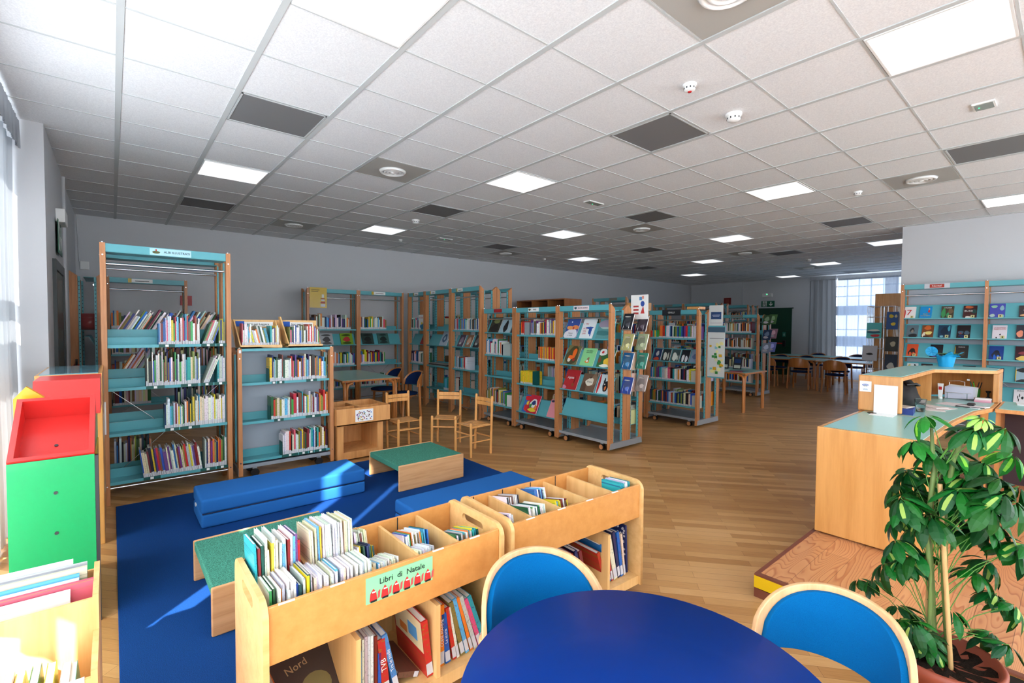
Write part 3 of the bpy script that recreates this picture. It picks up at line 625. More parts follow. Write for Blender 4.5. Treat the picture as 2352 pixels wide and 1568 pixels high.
def disp(x, y, z, dx, label, w, h, base, blobs, title=None, tcol=WHITE, tsize=.02, tpos=None, name='picture_book', group='face-out books on the angled shelves', tilt=0):
    return cover_card(name, label, slope_fr(x, y, z, dx) @ T(0, -.016, 0) @ Ry(tilt), w, h, base, blobs, title, tcol, tsize, tpos, group=group)
X3 = -4.50
disp(X3, 4.59, 1.38, .07, 'night-blue picture book with a snowy village, top angled shelf of the near wheeled bookcase', .22, .29, (58, 84, 158), [(.5, .2, .6, .24, (224, 226, 234)), (.35, .52, .3, .1, (232, 160, 90)), (.75, .55, .3, .1, (228, 140, 84)), (.6, .5, .05, .09, (190, 50, 40)), (.35, .82, .05, .04, (220, 230, 250))], 'Fuoco\ne neve', INK, .03, (.5, .2))
disp(X3, 4.59, 1.38, .35, 'white picture book with a blue wolf and orange title letters', .21, .28, (226, 232, 234), [(.62, .55, .3, .06, (34, 80, 160)), (.7, .42, .12, .2, (34, 80, 160)), (.8, .25, .04, .12, (34, 80, 160))], 'I TRE\n\nPOR\nCEL\nLINI', REDI, .034, (.3, .5))
disp(X3, 4.59, 1.38, .62, 'misty grey-green picture book half hidden by the post, next to the blue wolf book', .24, .28, (92, 150, 150), [(.5, .75, .6, .2, (150, 140, 160)), (.4, .3, .5, .12, (60, 120, 122)), (.6, .55, .4, .06, (170, 196, 190))])
disp(X3, 4.59, 1.03, .07, 'dark picture book with an orange fox leaping across the cover', .23, .28, (120, 116, 74), [(.5, .5, .48, .46, (74, 70, 44)), (.62, .6, .14, .3, (240, 110, 36)), (.42, .4, .2, .1, (240, 110, 36)), (.35, .25, .12, .1, (228, 222, 210)), (.7, .3, .1, .08, (150, 40, 30))], tilt=.05)
disp(X3, 4.59, 1.03, .36, 'light green picture book with a small duck drawing', .22, .25, (142, 214, 146), [(.5, .25, .17, .07, (234, 140, 60)), (.55, .38, .09, .12, (150, 120, 90)), (.5, .28, .07, .06, (240, 240, 230))], 'Una babbo-\nchiocciola?', INK, .024, (.5, .8))
disp(X3, 4.59, 1.03, .64, 'green and yellow picture book with round animal faces', .24, .25, (50, 104, 56), [(.2, .82, .3, .18, (235, 235, 230)), (.2, .82, .08, .07, (206, 44, 50)), (.6, .3, .2, .24, (244, 200, 60)), (.75, .78, .2, .17, (216, 150, 140)), (.12, .4, .1, .16, (120, 76, 50)), (.5, .1, .3, .08, (240, 238, 220))])
disp(X3, 4.59, .7, .06, 'red picture book with a white handwritten title and a guitar', .24, .28, (176, 40, 46), [(.72, .5, .025, .2, (70, 36, 24)), (.68, .25, .09, .09, (140, 74, 40)), (.1, .1, .16, .1, (200, 130, 160))], 'Agata', WHITE, .05, (.42, .6))
disp(X3, 4.59, .7, .37, 'brown marbled picture book with a cream title plate', .23, .25, (108, 84, 66), [(.2, .2, .2, .3, (84, 62, 46)), (.8, .7, .2, .3, (140, 112, 88)), (.55, .55, .28, .22, (226, 218, 200)), (.55, .78, .06, .05, (70, 50, 40))], 'Eremo', INK, .03, (.55, .55))
disp(X3, 4.59, .7, .63, 'pale book with a black wolf head and a red spine', .22, .26, (206, 222, 226), [(.1, .5, .08, .5, (190, 40, 44)), (.6, .4, .2, .3, (26, 28, 36)), (.45, .68, .06, .14, (26, 28, 36)), (.75, .68, .06, .14, (60, 30, 40)), (.6, .3, .06, .12, (226, 120, 60)), (.5, .5, .05, .03, (240, 230, 220))])
# C2: books
F2 = lambda z: T(-5.41, 4.60 + .045, z - .0195)
G2 = 'spine-out books in the middle wheeled bookcase'
t = tag(MB().box(0, .1, 0, .16, 0, .2).build('magazine_file', mat('grey_file', (150, 158, 162), .5), M=F2(1.41) @ T(.17, .01, 0)), 'grey magazine file box on the upper shelf of the middle wheeled bookcase', 'magazine file')
book_row(F2(1.41), .1, .165, (.2, .22), (.01, .014), pal=['red', 'orange', 'red'], phrase='{c} thin book, {o} left of the grey file box in the middle wheeled bookcase', name='picture_book', group=G2)
book_row(F2(1.41), .31, .855, (.18, .25), (.012, .024), phrase='{c} children\'s book, {o} right of the grey file box on the middle wheeled bookcase', name='novel', group=G2, pal=CHILD + ['navy', 'yellow', 'purple'])
fx = [('orange', .021, .2), ('teal', .006, .2), ('red', .012, .2), ('yellow', .008, .2)]
book_row(F2(1.06), .47, .855, fixed=fx, phrase='{c} striped series volume, {o} from the left on the second shelf, middle wheeled bookcase', name='novel', group=G2)
book_row(F2(.69), .09, .36, fixed=[('yellow', .024, .2)], phrase='yellow series volume, {o} from the left on the third shelf, middle wheeled bookcase', name='novel', group=G2)
tag(MB().box(0, .003, 0, .14, 0, .21).box(-.1, 0, .0, .14, 0, .002).build('bookend', GREEN_TAB, M=F2(.69) @ T(.365, .0, .001)), 'dark green bookend closing the row of yellow volumes', 'bookend')
disp(-5.41, 4.6, .27, .13, 'bright comic magazine leaning behind another, at the left of the bottom angled shelf', .2, .27, (60, 110, 190), [(.3, .8, .3, .15, (220, 40, 50)), (.6, .5, .3, .2, (240, 210, 60)), (.4, .25, .3, .18, (230, 60, 60)), (.7, .2, .2, .1, (240, 240, 240))], name='magazine')
disp(-5.41, 4.59, .27, .24, 'red and yellow comic magazine in front on the bottom angled shelf', .21, .28, (206, 40, 66), [(.5, .55, .36, .22, (238, 238, 238)), (.5, .58, .2, .12, (40, 60, 120)), (.5, .2, .4, .1, (240, 220, 60)), (.25, .4, .12, .12, (60, 160, 90)), (.75, .35, .12, .14, (240, 140, 60))], name='magazine')
disp(-5.41, 4.6, .27, .66, 'pink magazine with rows of text beside the wooden post, bottom angled shelf', .16, .26, (232, 150, 160), [(.25, .9, .2, .07, (60, 50, 80))], name='magazine')
# C1
F1 = lambda z: T(-6.21, 4.6 + .045, z - .0195)
disp(-6.21, 4.6, 1.43, .1, 'dark cover-out book with a gloomy scene under the red sign', .26, .27, (54, 56, 44), [(.55, .75, .3, .15, (130, 136, 80)), (.5, .3, .4, .25, (30, 30, 28))])
disp(-6.21, 4.6, 1.43, .38, 'pale blue cover-out book with a cloaked black figure', .25, .27, (170, 198, 208), [(.5, .4, .2, .34, (26, 28, 32)), (.5, .72, .08, .08, (26, 28, 32))], 'BARTLEBY', INK, .03, (.5, .9))
disp(-6.21, 4.6, 1.43, .66, 'dark book half hidden by the post beside the cloaked figure book', .1, .26, (60, 44, 50), [])
G1 = 'books in the wheeled bookcase with the red sign'
book_row(F1(1.08), .04, .46, (.18, .27), (.014, .022), phrase='{c} book, {o} from the left on the second shelf under the red sign', name='novel', group=G1, pal=MIX + ['white'] * 5)
tag(MB().box(0, .17, 0, .16, 0, .2).build('magazine_file', mat('pale_file', (176, 188, 184), .5), M=F1(1.08) @ T(.47, .01, 0)), 'pale grey magazine file beside the books under the red sign', 'magazine file')
book_row(F1(.30), .04, .56, (.2, .27), (.014, .024), phrase='{c} book, {o} from the left on the lowest shelf under the red sign', name='novel', group=G1, pal=DULL + ['red', 'purple', 'blue', 'yellow', 'green'])
tag(MB().box(0, .18, 0, .16, 0, .19).build('magazine_file', WPL, M=F1(.30) @ T(.57, .01, 0)), 'white magazine file at the end of the lowest shelf under the red sign', 'magazine file')
for X_, w_ in ((-4.5, .9), (-5.41, .9), (-6.21, .79)):
    FBk = T(X_ + w_, 4.6 + .67, 0) @ Rz(PI) @ T(0, .045, 0)
    for z in (.98, .7, .28): book_row(FBk @ T(0, 0, z), .05, w_ * RND.uniform(.5, .9), (.17, .24), (.014, .024), pal=DULL, far=True)
MB().box(0, .25, 0, .004, 0, .3).build('shelf_poster', WPL, M=T(-3.605, 4.99, 1.63))
po = bpy.data.objects['shelf_poster']; tag(po, 'white poster with red text blocks and coloured shapes on the bookcase end', 'poster')
b = MB().box(.04, .12, -.004, -.002, .07, .095, 0, None, (176, 60, 60)).box(.04, .12, -.004, -.002, .12, .145, 0, None, (176, 60, 60)).box(.04, .12, -.004, -.002, .17, .195, 0, None, (176, 60, 60))
b.prism([(.15, .08), (.21, .08), (.19, .19)], -.004, -.002, 0, None, (196, 60, 60), 'y').prism([(.18 + .03 * math.cos(q), .22 + .04 * math.sin(q)) for q in [i * PI / 6 for i in range(12)]], -.0045, -.003, 0, None, (50, 80, 160), 'y').box(.13, .17, -.004, -.002, .27, .32, 0, None, (80, 140, 190)).box(.17, .2, -.004, -.002, .29, .33, 0, None, (226, 150, 130))
po2 = b.build('printed_shapes', PRINTED, po, attr=True); po2.scale = (.95, .5, .86)
# books held in wire holders on the end of the near unit, facing the same way as its shelves
ec = [((24, 26, 34), 'dark novel with a crowd scene', 1.5), ((176, 172, 110), 'olive and pink covered book', 1.25), ((30, 90, 140), 'blue-spined book with a night castle', 1.02), ((44, 70, 150), 'blue and black covered book', .72)]
ec2 = [((60, 48, 64), 'dark purple covered book', 1.48), ((176, 190, 150), 'pale green covered book', 1.25), ((60, 150, 130), 'green-spined brown book', 1.01), ((170, 156, 150), 'greyish sketch covered book', .73)]
def end_rack(x, y, col, where, grp):
    for c, lab, z in col:
        M = T(x, y, z) @ Rx(-.36)
        cover_card('novel', f'{lab}, {where}', M, .145, .21, c, [(.5, .55, .36, .3, tuple(int(v * .6 + 40) for v in c)), (.6, .3, .2, .14, tuple(min(255, v + 60) for v in c)), (.4, .8, .3, .03, (200, 194, 184))], t=.022, group=grp)
        MB().tube([(.03, .03, .1), (.03, -.006, .1), (.03, -.006, -.005), (.03, .035, -.005)], .0022).tube([(.11, .03, .1), (.11, -.006, .1), (.11, -.006, -.005), (.11, .035, -.005)], .0022).tube([(0, .03, -.005), (.145, .03, -.005)], .0022).build('wire_holder', CHROME, c3).matrix_local = c3.matrix_basis.inverted() @ M
end_rack(-3.59, 4.77, ec, 'nearer column, wheeled bookcase end', 'books in the wire end racks')
end_rack(-3.59, 5.07, ec2, 'farther column, wheeled bookcase end', 'books in the wire end racks')

# second wheeled row (towards the reading tables)
IS2 = 'wheeled teal bookcases in the second row'
dA = island('wheeled teal bookcase with a dark shelf sign and a notice board on its end', -4.575, 6.785, .905, 1.81, [(1.365, 'flat'), (.99, 'slope'), (.69, 'flat'), (.31, 'flat')], [(1.4, 'flat'), (1.02, 'flat'), (.7, 'flat'), (.3, 'flat')], group=IS2)
dB = island('wheeled teal bookcase mostly hidden behind the near row, beside the one with a notice board', -5.49, 6.785, .905, 1.81, [(1.4, 'flat'), (1.0, 'flat'), (.66, 'flat'), (.3, 'flat')], [(1.4, 'flat'), (1.0, 'flat'), (.66, 'flat'), (.3, 'flat')], group=IS2)
sg = MB().box(.28, .6, -.001, .004, 1.72, 1.81).build('shelf_sign', INK, dA); txt('GIALLI', .04, T(.44, -.003, 1.765) @ FX, WHITE, sg)
FD = lambda z: T(-4.575, 6.785 + .045, z - .0195)
book_row(FD(1.365), .045, .19, (.13, .14), (.016, .024), pal=['teal', 'orange', 'light blue', 'green', 'red', 'yellow'], phrase='{c} small book, {o} from the left on the top shelf beside the notice board', name='novel', group='novels beside the notice board')
book_row(FD(1.365), .19, .86, (.2, .215), (.018, .034), pal=MIX + ['white', 'white', 'navy', 'green'], phrase='{c} novel, {o} from the wooden post on the top shelf beside the notice board', name='novel', group='novels beside the notice board')
book_row(FD(.69), .045, .76, (.19, .22), (.016, .03), pal=MIX + ['navy', 'black', 'yellow'], phrase='{c} novel, {o} from the left on the third shelf beside the notice board', name='novel', group='novels beside the notice board')
book_row(FD(.31), .045, .78, (.18, .22), (.018, .03), pal=DULL + ['red', 'blue', 'black', 'navy', 'purple'], phrase='{c} novel, {o} from the left on the lowest shelf beside the notice board', name='novel', group='novels beside the notice board')
for z, x in ((.69, .77), (.31, .79)): tag(MB().box(0, .1, 0, .12, 0, .19).build('bookend', mat('beige_file', (190, 186, 172), .5), M=FD(z) @ T(x, 0, 0)), f'beige block ending the row of novels on the {"third" if z > .5 else "lowest"} shelf beside the notice board', 'bookend')
for k, (c, bl, lab) in enumerate((((24, 52, 96), [(.5, .6, .2, .2, (200, 206, 210)), (.5, .15, .36, .14, (200, 70, 40))], 'navy novel with a drawn face'), ((34, 40, 44), [(.35, .4, .22, .36, (226, 230, 220)), (.75, .4, .1, .3, (200, 206, 190))], 'dark novel with pale reflections'), ((60, 80, 82), [(.4, .4, .3, .34, (224, 230, 222)), (.8, .3, .1, .2, (180, 190, 180))], 'grey-green novel with a pale figure'), ((20, 26, 36), [(.3, .3, .16, .34, (230, 232, 234)), (.7, .26, .16, .26, (226, 228, 232))], 'black novel with white blocks'), ((130, 150, 176), [(.5, .5, .3, .2, (90, 110, 150))], 'pale blue novel by the post'))):
    cover_card('novel', f'{lab} facing out beside the notice board', slope_fr(-4.575, 6.785, .99, .08 + k * .165) @ T(0, -.016, 0), .14, .21, c, bl, t=.02, group='face-out novels beside the notice board')
for X_ in (-4.575, -5.49):
    FBk = T(X_ + .905, 6.785 + .67, 0) @ Rz(PI) @ T(0, .045, 0)
    for z in (1.38, 1.0, .68, .28): book_row(FBk @ T(0, 0, z), .05, RND.uniform(.6, .86), (.17, .23), (.014, .03), pal=DULL, far=True)
for z in (1.38, .98, .64, .28): book_row(T(-5.49, 6.785 + .045, z), .05, RND.uniform(.6, .86), (.17, .23), (.014, .03), pal=DULL, far=True)
# notice board on its end, facing the shelf front side
nb = thing('notice_board', 'tall notice board with sticky notes hanging on the end of the second wheeled row', 'notice board', (-3.66, 7.05, .78))
MB().box(0, .265, 0, .006, 0, .68).build('white_sheet', mat('grey_white_sheet', (205, 208, 206), .5), nb); MB().box(0, .265, -.002, .0, .68, .76).build('blue_header', mat('slate_card', (60, 88, 108), .5), nb)
MB().box(0, .265, .006, .012, -.02, .78).build('backing', TEAL, nb)
b = MB(); rn = random.Random(3)
for k in range(32):
    x, z = rn.uniform(.02, .22), rn.uniform(.04, .5); q = rn.uniform(.03, .05); b.box(x, x + q, -.003 - .0003 * k, -.0015, z, z + q, 0, None, rn.choice([(222, 216, 150), (214, 212, 176), (222, 216, 150), (206, 160, 30), (50, 130, 60), (120, 180, 190), (226, 222, 160)]))
b.build('sticky_notes', PRINTED, nb, attr=True)['kind'] = 'stuff'
b = MB().box(.03, .25, -.002, -.0005, .585, .592, 0, None, (60, 64, 66)); b.build('heading_line', PRINTED, nb, attr=True)
ps = tag(MB().box(0, .215, 0, .003, 0, .31).build('notice_poster', mat('grey_white_sheet', (205, 208, 206), .5), M=T(-3.64, 7.04, 1.56)), 'grey-white poster with a dark blue screen picture above the sticky notes', 'poster')
MB().box(.03, .19, -.002, 0, .1, .21, 0, None, (34, 66, 116)).box(.05, .17, -.003, -.002, .16, .165, 0, None, (220, 224, 230)).box(.06, .16, -.003, -.002, .14, .145, 0, None, (220, 224, 230)).box(.02, .2, -.002, 0, .04, .045, 0, None, (150, 120, 150)).build('printed_shapes', PRINTED, ps, attr=True)

# third wheeled row
eA = bookcase('wheeled bookcase behind the small leaflet table, with magazines on its end', (-5.38, 10.85, 0), 0, .9, 1.83, True, [(1.42, 'flat'), (1.06, 'flat'), (.62, 'flat'), (.3, 'flat')], [(1.4, 'flat'), (1.02, 'flat'), (.7, 'flat')], group='wheeled bookcases in the farthest row')
sign_on(eA, .9, 1.83, '', .42, .28, mat('dull_sign', (120, 122, 116), .5))
for z in (1.4, 1.04, .6, .28): book_row(T(-5.38, 10.895, z), .05, .74, (.2, .27), (.016, .03), pal=DULL, far=True)
for z in (1.0, .68): book_row(T(-4.48, 11.47, z) @ Rz(PI), .05, .8, (.2, .26), (.016, .03), pal=DULL, far=True)
for q, (dy, zz) in enumerate(((.12, 1.6), (.42, 1.62), (.13, 1.27), (.46, 1.3), (.1, .98), (.4, 1.0))):
    c = [(52, 80, 48), (70, 110, 60), (40, 60, 90), (150, 110, 130), (130, 140, 160), (110, 120, 190)][q]
    nm = ['dark green', 'leafy green', 'dark blue', 'pinkish', 'grey-blue', 'violet'][q]
    cover_card('magazine', f'{nm} magazine in the wire rack on the farthest wheeled bookcase end', T(-4.46, 10.85 + dy, zz) @ Rx(-.45), .17, .24, c, [(.5, .6, .3, .22, tuple(min(255, v + 70) for v in c)), (.4, .25, .3, .12, (180, 176, 186))], t=.008, group='magazines in the far end rack')

# tall rows against the back
TALL = 'tall bookcases along the back of the room'
def tall(label, x, y, rz, w, back=True, double=True, sh=((1.46, 'flat'), (1.17, 'slope'), (.79, 'flat'), (.37, 'flat')), **k):
    return bookcase(label, (x, y, 0), rz, w, 2.19, double, list(sh), [(1.5, 'flat'), (1.1, 'flat'), (.7, 'flat'), (.3, 'flat')] if back and double else (), casters=False, group=TALL, **k)
f1 = tall('tall bookcase at the near end of the corner row, with a yellow-edged sign', -7.14, 4.58, 0, .9); f2 = tall('tall bookcase in the middle of the corner row, with one pale face-out book', -8.04, 4.58, 0, .89); f3 = tall('narrow tall bookcase filling the corner, with an atlas standing out', -8.72, 4.58, 0, .67)
for t, w, x in ((f1, .9, .3), (f2, .89, .3), (f3, .67, .34)):
    sign_on(t, w, 2.19, '', x, .17, WHITE); MB().box(x - .1, x - .07, -.001, .003, 2.12, 2.18).build('yellow_tab', YEL, t); MB().box(x - .04, x + .06, -.002, .0005, 2.142, 2.15).build('sign_line', INK, t)
book_row(T(-7.14, 4.625, 1.44), .05, .84, (.19, .22), (.012, .024), phrase='{c} book, {o} from the left on the upper shelf, corner row\'s near end', name='novel', group='books in the corner row', pal=MIX)
book_row(T(-7.14, 4.625, .77), .05, .45, (.19, .23), (.014, .024), phrase='{c} book, {o} from the left on the third shelf, corner row\'s near end', name='novel', group='books in the corner row', pal=MIX)
for dx, c, lab in ((.15, (80, 66, 84), 'dark violet'), (.38, (150, 110, 80), 'brown patterned'), (.62, (50, 50, 54), 'black patterned')):
    cover_card('novel', f'{lab} face-out book on the angled shelf at the near end of the corner row', slope_fr(-7.14, 4.58, 1.17, dx) @ T(0, -.016, 0), .17, .23, c, [(.5, .55, .3, .25, tuple(min(255, v + 60) for v in c)), (.4, .3, .2, .1, (190, 196, 190))], group='face-out books in the corner row')
cover_card('novel', 'pale grey face-out book with a round blue emblem in the corner row', slope_fr(-8.04, 4.58, 1.17, .45) @ T(0, -.016, 0), .24, .3, (176, 190, 204), [(.5, .5, .3, .26, (70, 96, 130)), (.5, .5, .14, .12, (176, 190, 204))], group='face-out books in the corner row')
cover_card('novel', 'red face-out book on the angled shelf in the room corner', slope_fr(-8.72, 4.58, 1.17, .42) @ T(0, -.016, 0), .2, .26, (170, 44, 40), [(.5, .5, .3, .2, (60, 40, 50))], group='face-out books in the corner row')
book_row(T(-8.72, 4.625, 1.44), .05, .42, (.2, .27), (.012, .028), pal=MIX + ['white'] * 4, far=True); book_row(T(-8.72, 4.625, .77), .05, .6, (.2, .26), (.014, .026), pal=DULL + ['white'] * 4, far=True); book_row(T(-8.72, 4.625, .35), .05, .62, (.2, .26), (.014, .026), pal=DULL, far=True)
cover_card('atlas', 'white atlas standing in front of the books in the room corner', T(-8.35, 4.62, 1.445), .27, .3, (226, 226, 226), [(.55, .25, .3, .2, (40, 110, 150)), (.5, .45, .12, .08, (220, 190, 50))], 'ATLANTE', REDI, .05, (.5, .8))
book_row(T(-8.04, 4.625, .35), .6, .84, (.22, .24), (.03, .05), pal=['light blue', 'cream', 'light blue', 'teal'], far=True)
for q in range(5): FAR.box(-8.0 + q * .02, -7.4 + .03 * q, 4.62, 4.8, .775 + q * .012, .785 + q * .012, 0, None, [(70, 66, 64), (150, 146, 140), (40, 40, 44)][q % 3])
for x in (-7.14, -8.04, -8.72):
    for z in (1.48, 1.08, .68, .28): book_row(T(x + (.9 if x > -8.5 else .67), 5.25 - .045, z) @ Rz(PI), .05, RND.uniform(.3, .6), (.2, .26), (.014, .028), pal=DULL, far=True)
# units facing the room along the back wall
l1 = tall('tall bookcase by the back wall with a yellow notice on its corner', -8.7, 2.62, R90, .93, double=False); l2 = tall('tall bookcase by the back wall next to the corner row', -8.7, 3.55, R90, .93, double=False)
kk = tall('tall bookcase by the back wall seen through the album bookcase', -8.7, -.06, R90, .94, double=False, sh=((1.46, 'flat'), (1.1, 'flat'), (.79, 'flat'), (.37, 'flat')))
mm = tall('tall bookcase end against the window-side wall, holding a round red box', -8.02, -.07, PI, .9, double=False, sh=((1.47, 'flat'), (1.17, 'slope'), (.79, 'flat'), (.37, 'flat')))
yn = tag(MB().box(0, .3, 0, .004, 0, .36).build('yellow_notice', YEL, M=T(-8.69, 2.66, 1.84) @ Rz(R90)), 'yellow notice with small printing on the back wall bookcase corner', 'notice')
MB().box(.03, .17, -.002, 0, .31, .32, 0, None, (90, 76, 20)).box(.03, .15, -.002, 0, .285, .295, 0, None, (90, 76, 20)).box(.19, .27, -.002, 0, .02, .07, 0, None, (210, 214, 216)).box(.19, .27, -.003, 0, .08, .11, 0, None, (170, 70, 60)).box(.2, .26, -.002, 0, .12, .15, 0, None, (214, 218, 220)).box(.19, .27, -.003, 0, .155, .17, 0, None, (140, 60, 50)).box(.21, .25, -.002, 0, .18, .24, 0, None, (216, 216, 210)).build('printed_shapes', PRINTED, yn, attr=True)
for t, w, x in ((l2, .93, .42), (kk, .94, .4)): sign_on(t, w, 2.19, '', x, .24, WHITE); MB().box(x - .16, x - .12, -.001, .003, 2.12, 2.18).build('yellow_tab', YEL, t); MB().box(x - .08, x + .08, -.002, .0005, 2.142, 2.15).build('sign_line', INK, t)
FL1 = lambda y, z: T(-8.7, y, z - .0195) @ Rz(R90) @ T(0, .045, 0)
book_row(FL1(2.62, 1.46), .05, .8, (.2, .3), (.014, .03), pal=MIX + ['brown', 'dark green', 'navy'], far=True); book_row(FL1(3.55, 1.46), .05, .58, (.2, .27), (.014, .028), pal=MIX + ['cream', 'white', 'brown'], far=True)
book_row(FL1(2.62, .79), .05, .88, (.2, .27), (.014, .026), pal=MIX, far=True); book_row(FL1(3.55, .79), .05, .56, (.2, .3), (.014, .026), pal=MIX, far=True); book_row(FL1(2.62, .37), .05, .88, (.2, .25), (.014, .026), pal=DULL + ['white'] * 4, far=True); book_row(FL1(3.55, .37), .05, .8, (.2, .25), (.014, .026), pal=DULL + ['white'] * 4, far=True)
book_row(FL1(-.06, 1.46), .05, .88, (.2, .28), (.014, .03), pal=DULL, far=True, leans=((.3, .88, .4),)); book_row(FL1(-.06, 1.1), .05, .86, (.16, .22), (.014, .026), pal=DULL, far=True); book_row(FL1(-.06, .79), .05, .86, (.18, .24), (.014, .03), pal=DULL, far=True); book_row(FL1(-.06, .37), .05, .5, (.2, .24), (.014, .03), pal=DULL, far=True)
for yb, dx, c, lab in ((2.62, .25, (190, 192, 196), 'black and white patterned'), (2.62, .62, (130, 170, 40), 'lime green and red'), (3.55, .1, (50, 70, 66), 'dark green'), (3.55, .42, (70, 110, 104), 'greyish teal')):
    cover_card('picture_book', f'{lab} face-out book on the angled shelf by the back wall', T(-8.7, yb, 1.17) @ Rz(R90) @ T(dx, .036, -.008) @ Rx(-.44), .23, .24, c, [(.5, .5, .3, .2, (190, 50, 50) if 'red' in lab else tuple(int(v * .4) for v in c)), (.5, .2, .36, .1, tuple(int(v * .5) for v in c)), (.5, .85, .36, .08, tuple(int(v * .5) for v in c))], group='face-out books by the back wall')
rb = thing('round_box', 'glossy dusty-red round box on a shelf of the window-side tall bookcase', 'box', (-8.27, -.22, 1.45))
MB().lathe([(0, 0), (.12, 0), (.12, .19), (0, .19)]).build('body', mat('dusty_red', (160, 76, 74), .3), rb); MB().lathe([(.124, .15), (.124, .21), (0, .215)]).build('lid', mat('dusty_red', (160, 76, 74), .3), rb)
tag(MB().box(-.13, .13, -.1, .1, 0, .12).build('storage_box', WHITE, M=T(-8.25, -.22, .79)), 'white low box on a lower shelf of the window-side tall bookcase', 'box')

# rows farther along the back wall
g1 = tall('tall bookcase behind the middle row, its header just showing', -7.26, 8.55, 0, .97); g2 = tall('tall bookcase beyond the brown cabinet, partly hidden', -8.0, 12.15, 0, .95, sh=((1.5, 'flat'), (1.1, 'flat'))); g3 = tall('tall bookcase at the near end of the far corner row', -7.04, 12.15, 0, .95, sh=((1.5, 'flat'), (1.1, 'flat')))
g4 = tall('tall bookcase in front of the far green door', -6.95, 13.9, 0, .92, sh=((1.75, 'flat'), (1.4, 'flat'), (1.0, 'flat')))
sign_on(g1, .97, 2.19, '', .6, .22, mat('dull_sign', (120, 122, 116), .5)); sign_on(g2, .95, 2.19, '', .5, .25, mat('dull_sign', (120, 122, 116), .5))
for x, y, zs in ((-7.26, 8.595, (1.44, .77, .35)), (-8.0, 12.195, (1.48, 1.08)), (-7.04, 12.195, (1.48, 1.08)), (-6.95, 13.945, (1.73, 1.38, .98))):
    for z in zs: book_row(T(x, y, z), .05, .85, (.2, .27), (.016, .03), pal=DULL, far=True)
cab = thing('wooden_cabinet', 'brown wooden shelf cabinet rising behind the middle row of bookcases', 'cabinet', (-9.25, 7.95, 0))
CB = wood('brown_veneer', (176, 112, 62), (150, 90, 46), .4, 'z', .5); DG = mat('dark_grey_board', (84, 86, 92), .6)
b = MB()
for x in (0, .56, 1.12, 1.66): b.box(x, x + .025, 0, .58, 0, 2.16)
b.build('side_panel', CB, cab); MB().box(0, 1.685, 0, .58, 2.16, 2.185).build('top', CB, cab); MB().box(.025, 1.66, .54, .56, 0, 2.16).build('back_panel', DG, cab)
for z in (.4, .9, 1.4, 1.8): MB().box(.025, 1.66, .02, .54, z, z + .02).build('shelf', CB, cab)
bx = tag(MB().box(0, .34, 0, .25, 0, .14).build('wooden_box', CHW, M=T(-5.15, 7.0, 1.815)), 'light wooden box with a white label on top of the second wheeled row', 'box'); MB().box(.2, .32, -.002, 0, .05, .1).build('box_label', WHITE, bx)
tag(MB().box(0, .2, 0, .2, 0, .04).build('flat_box', CHW, M=T(-3.95, 6.93, 1.815)), 'small flat wooden tray on top of the bookcase with the notice board', 'tray')

# new titles wall
nv = []
XN, YN = -1.725, 9.2
for q in range(2):
    nv.append(bookcase(['teal wall bookcase headed with a red sign for new titles', 'teal wall bookcase beside the one with the red sign, cut by the picture edge'][q], (XN + .904 * q, YN, 0), 0, .945, 2.2, False, [(1.69 - .287 * k, 'slope') for k in range(6)], casters=False, backpanel=True, skip=q == 1, group='bookcases on the partition wall'))
sg = MB().box(.27, .55, -.002, .004, 2.125, 2.195).build('shelf_sign', mat('pale_sign', (200, 206, 214), .5), nv[0]); r_ = MB().box(.33, .49, -.004, -.002, 2.135, 2.185).build('red_card', mat('brick_red', (172, 52, 34), .5), sg); txt('Novità!', .036, T(.41, -.0045, 2.16) @ FX, WHITE, sg)
MB().box(.78, .94, -.002, .004, 2.125, 2.195).build('shelf_sign', mat('pale_sign', (200, 206, 214), .5), nv[1])
def nvb(q, row, dx, lab, w, h, base, blobs, title=None, tcol=WHITE, ts=.018, tpos=(.5, .85), lines=()):
    rn_ = ['top', 'second', 'third', 'fourth', 'fifth'][row]
    side = 'under the red sign' if q == 0 else 'right-hand unit'
    z = 1.69 - .287 * row
    bl = list(blobs)
    o = cover_card('novel', f'{lab}, {rn_} row, {side}', T(XN + .905 * q + dx, YN + .036, z - .008) @ Rx(-.445), w, h, base, bl, title, tcol, ts, tpos, t=.018, group='new titles on the partition wall', lines=lines)
    if row < 4 and RND.random() < .8: MB().box(w * .58, w * .86, -.004, -.002, h * .06, h * .26, 0, None, (206, 200, 140)).box(w * .67, w * .77, -.005, -.004, h * .11, h * .2, 0, None, (40, 40, 34)).build('cover_sticker', PRINTED, o, attr=True)
nvb(0, 0, .035, 'white novel with a large red numeral seven', .13, .205, (232, 228, 228), [(.04, .4, .07, .4, (190, 30, 50))], '7', REDI, .13, (.42, .5))
nvb(0, 0, .215, 'bright blue novel with a woman in red', .135, .205, (20, 140, 206), [(.78, .8, .07, .06, (210, 150, 90)), (.76, .62, .08, .12, (206, 40, 40))], 'Stella\ncompagnia', YEL, .026, (.5, .32))
nvb(0, 0, .455, 'novel with a green and brown archway cover', .135, .205, (72, 62, 46), [(.2, .45, .18, .35, (60, 140, 84)), (.55, .3, .12, .2, (60, 140, 90)), (.75, .6, .2, .2, (110, 90, 66))], 'WALKER', WHITE, .022)
nvb(0, 0, .69, 'dark red thriller with white title', .14, .205, (70, 34, 34), [(.4, .88, .3, .1, (196, 96, 50)), (.4, .1, .24, .08, (230, 220, 210)), (.8, .55, .2, .15, (30, 70, 66))], 'BUSSI', WHITE, .036, (.4, .58))
nvb(0, 1, .065, 'grey novel with a portrait of a man', .135, .215, (92, 112, 122), [(.5, .6, .2, .17, (40, 42, 44)), (.52, .52, .12, .12, (130, 126, 118)), (.6, .15, .36, .2, (36, 38, 42))])
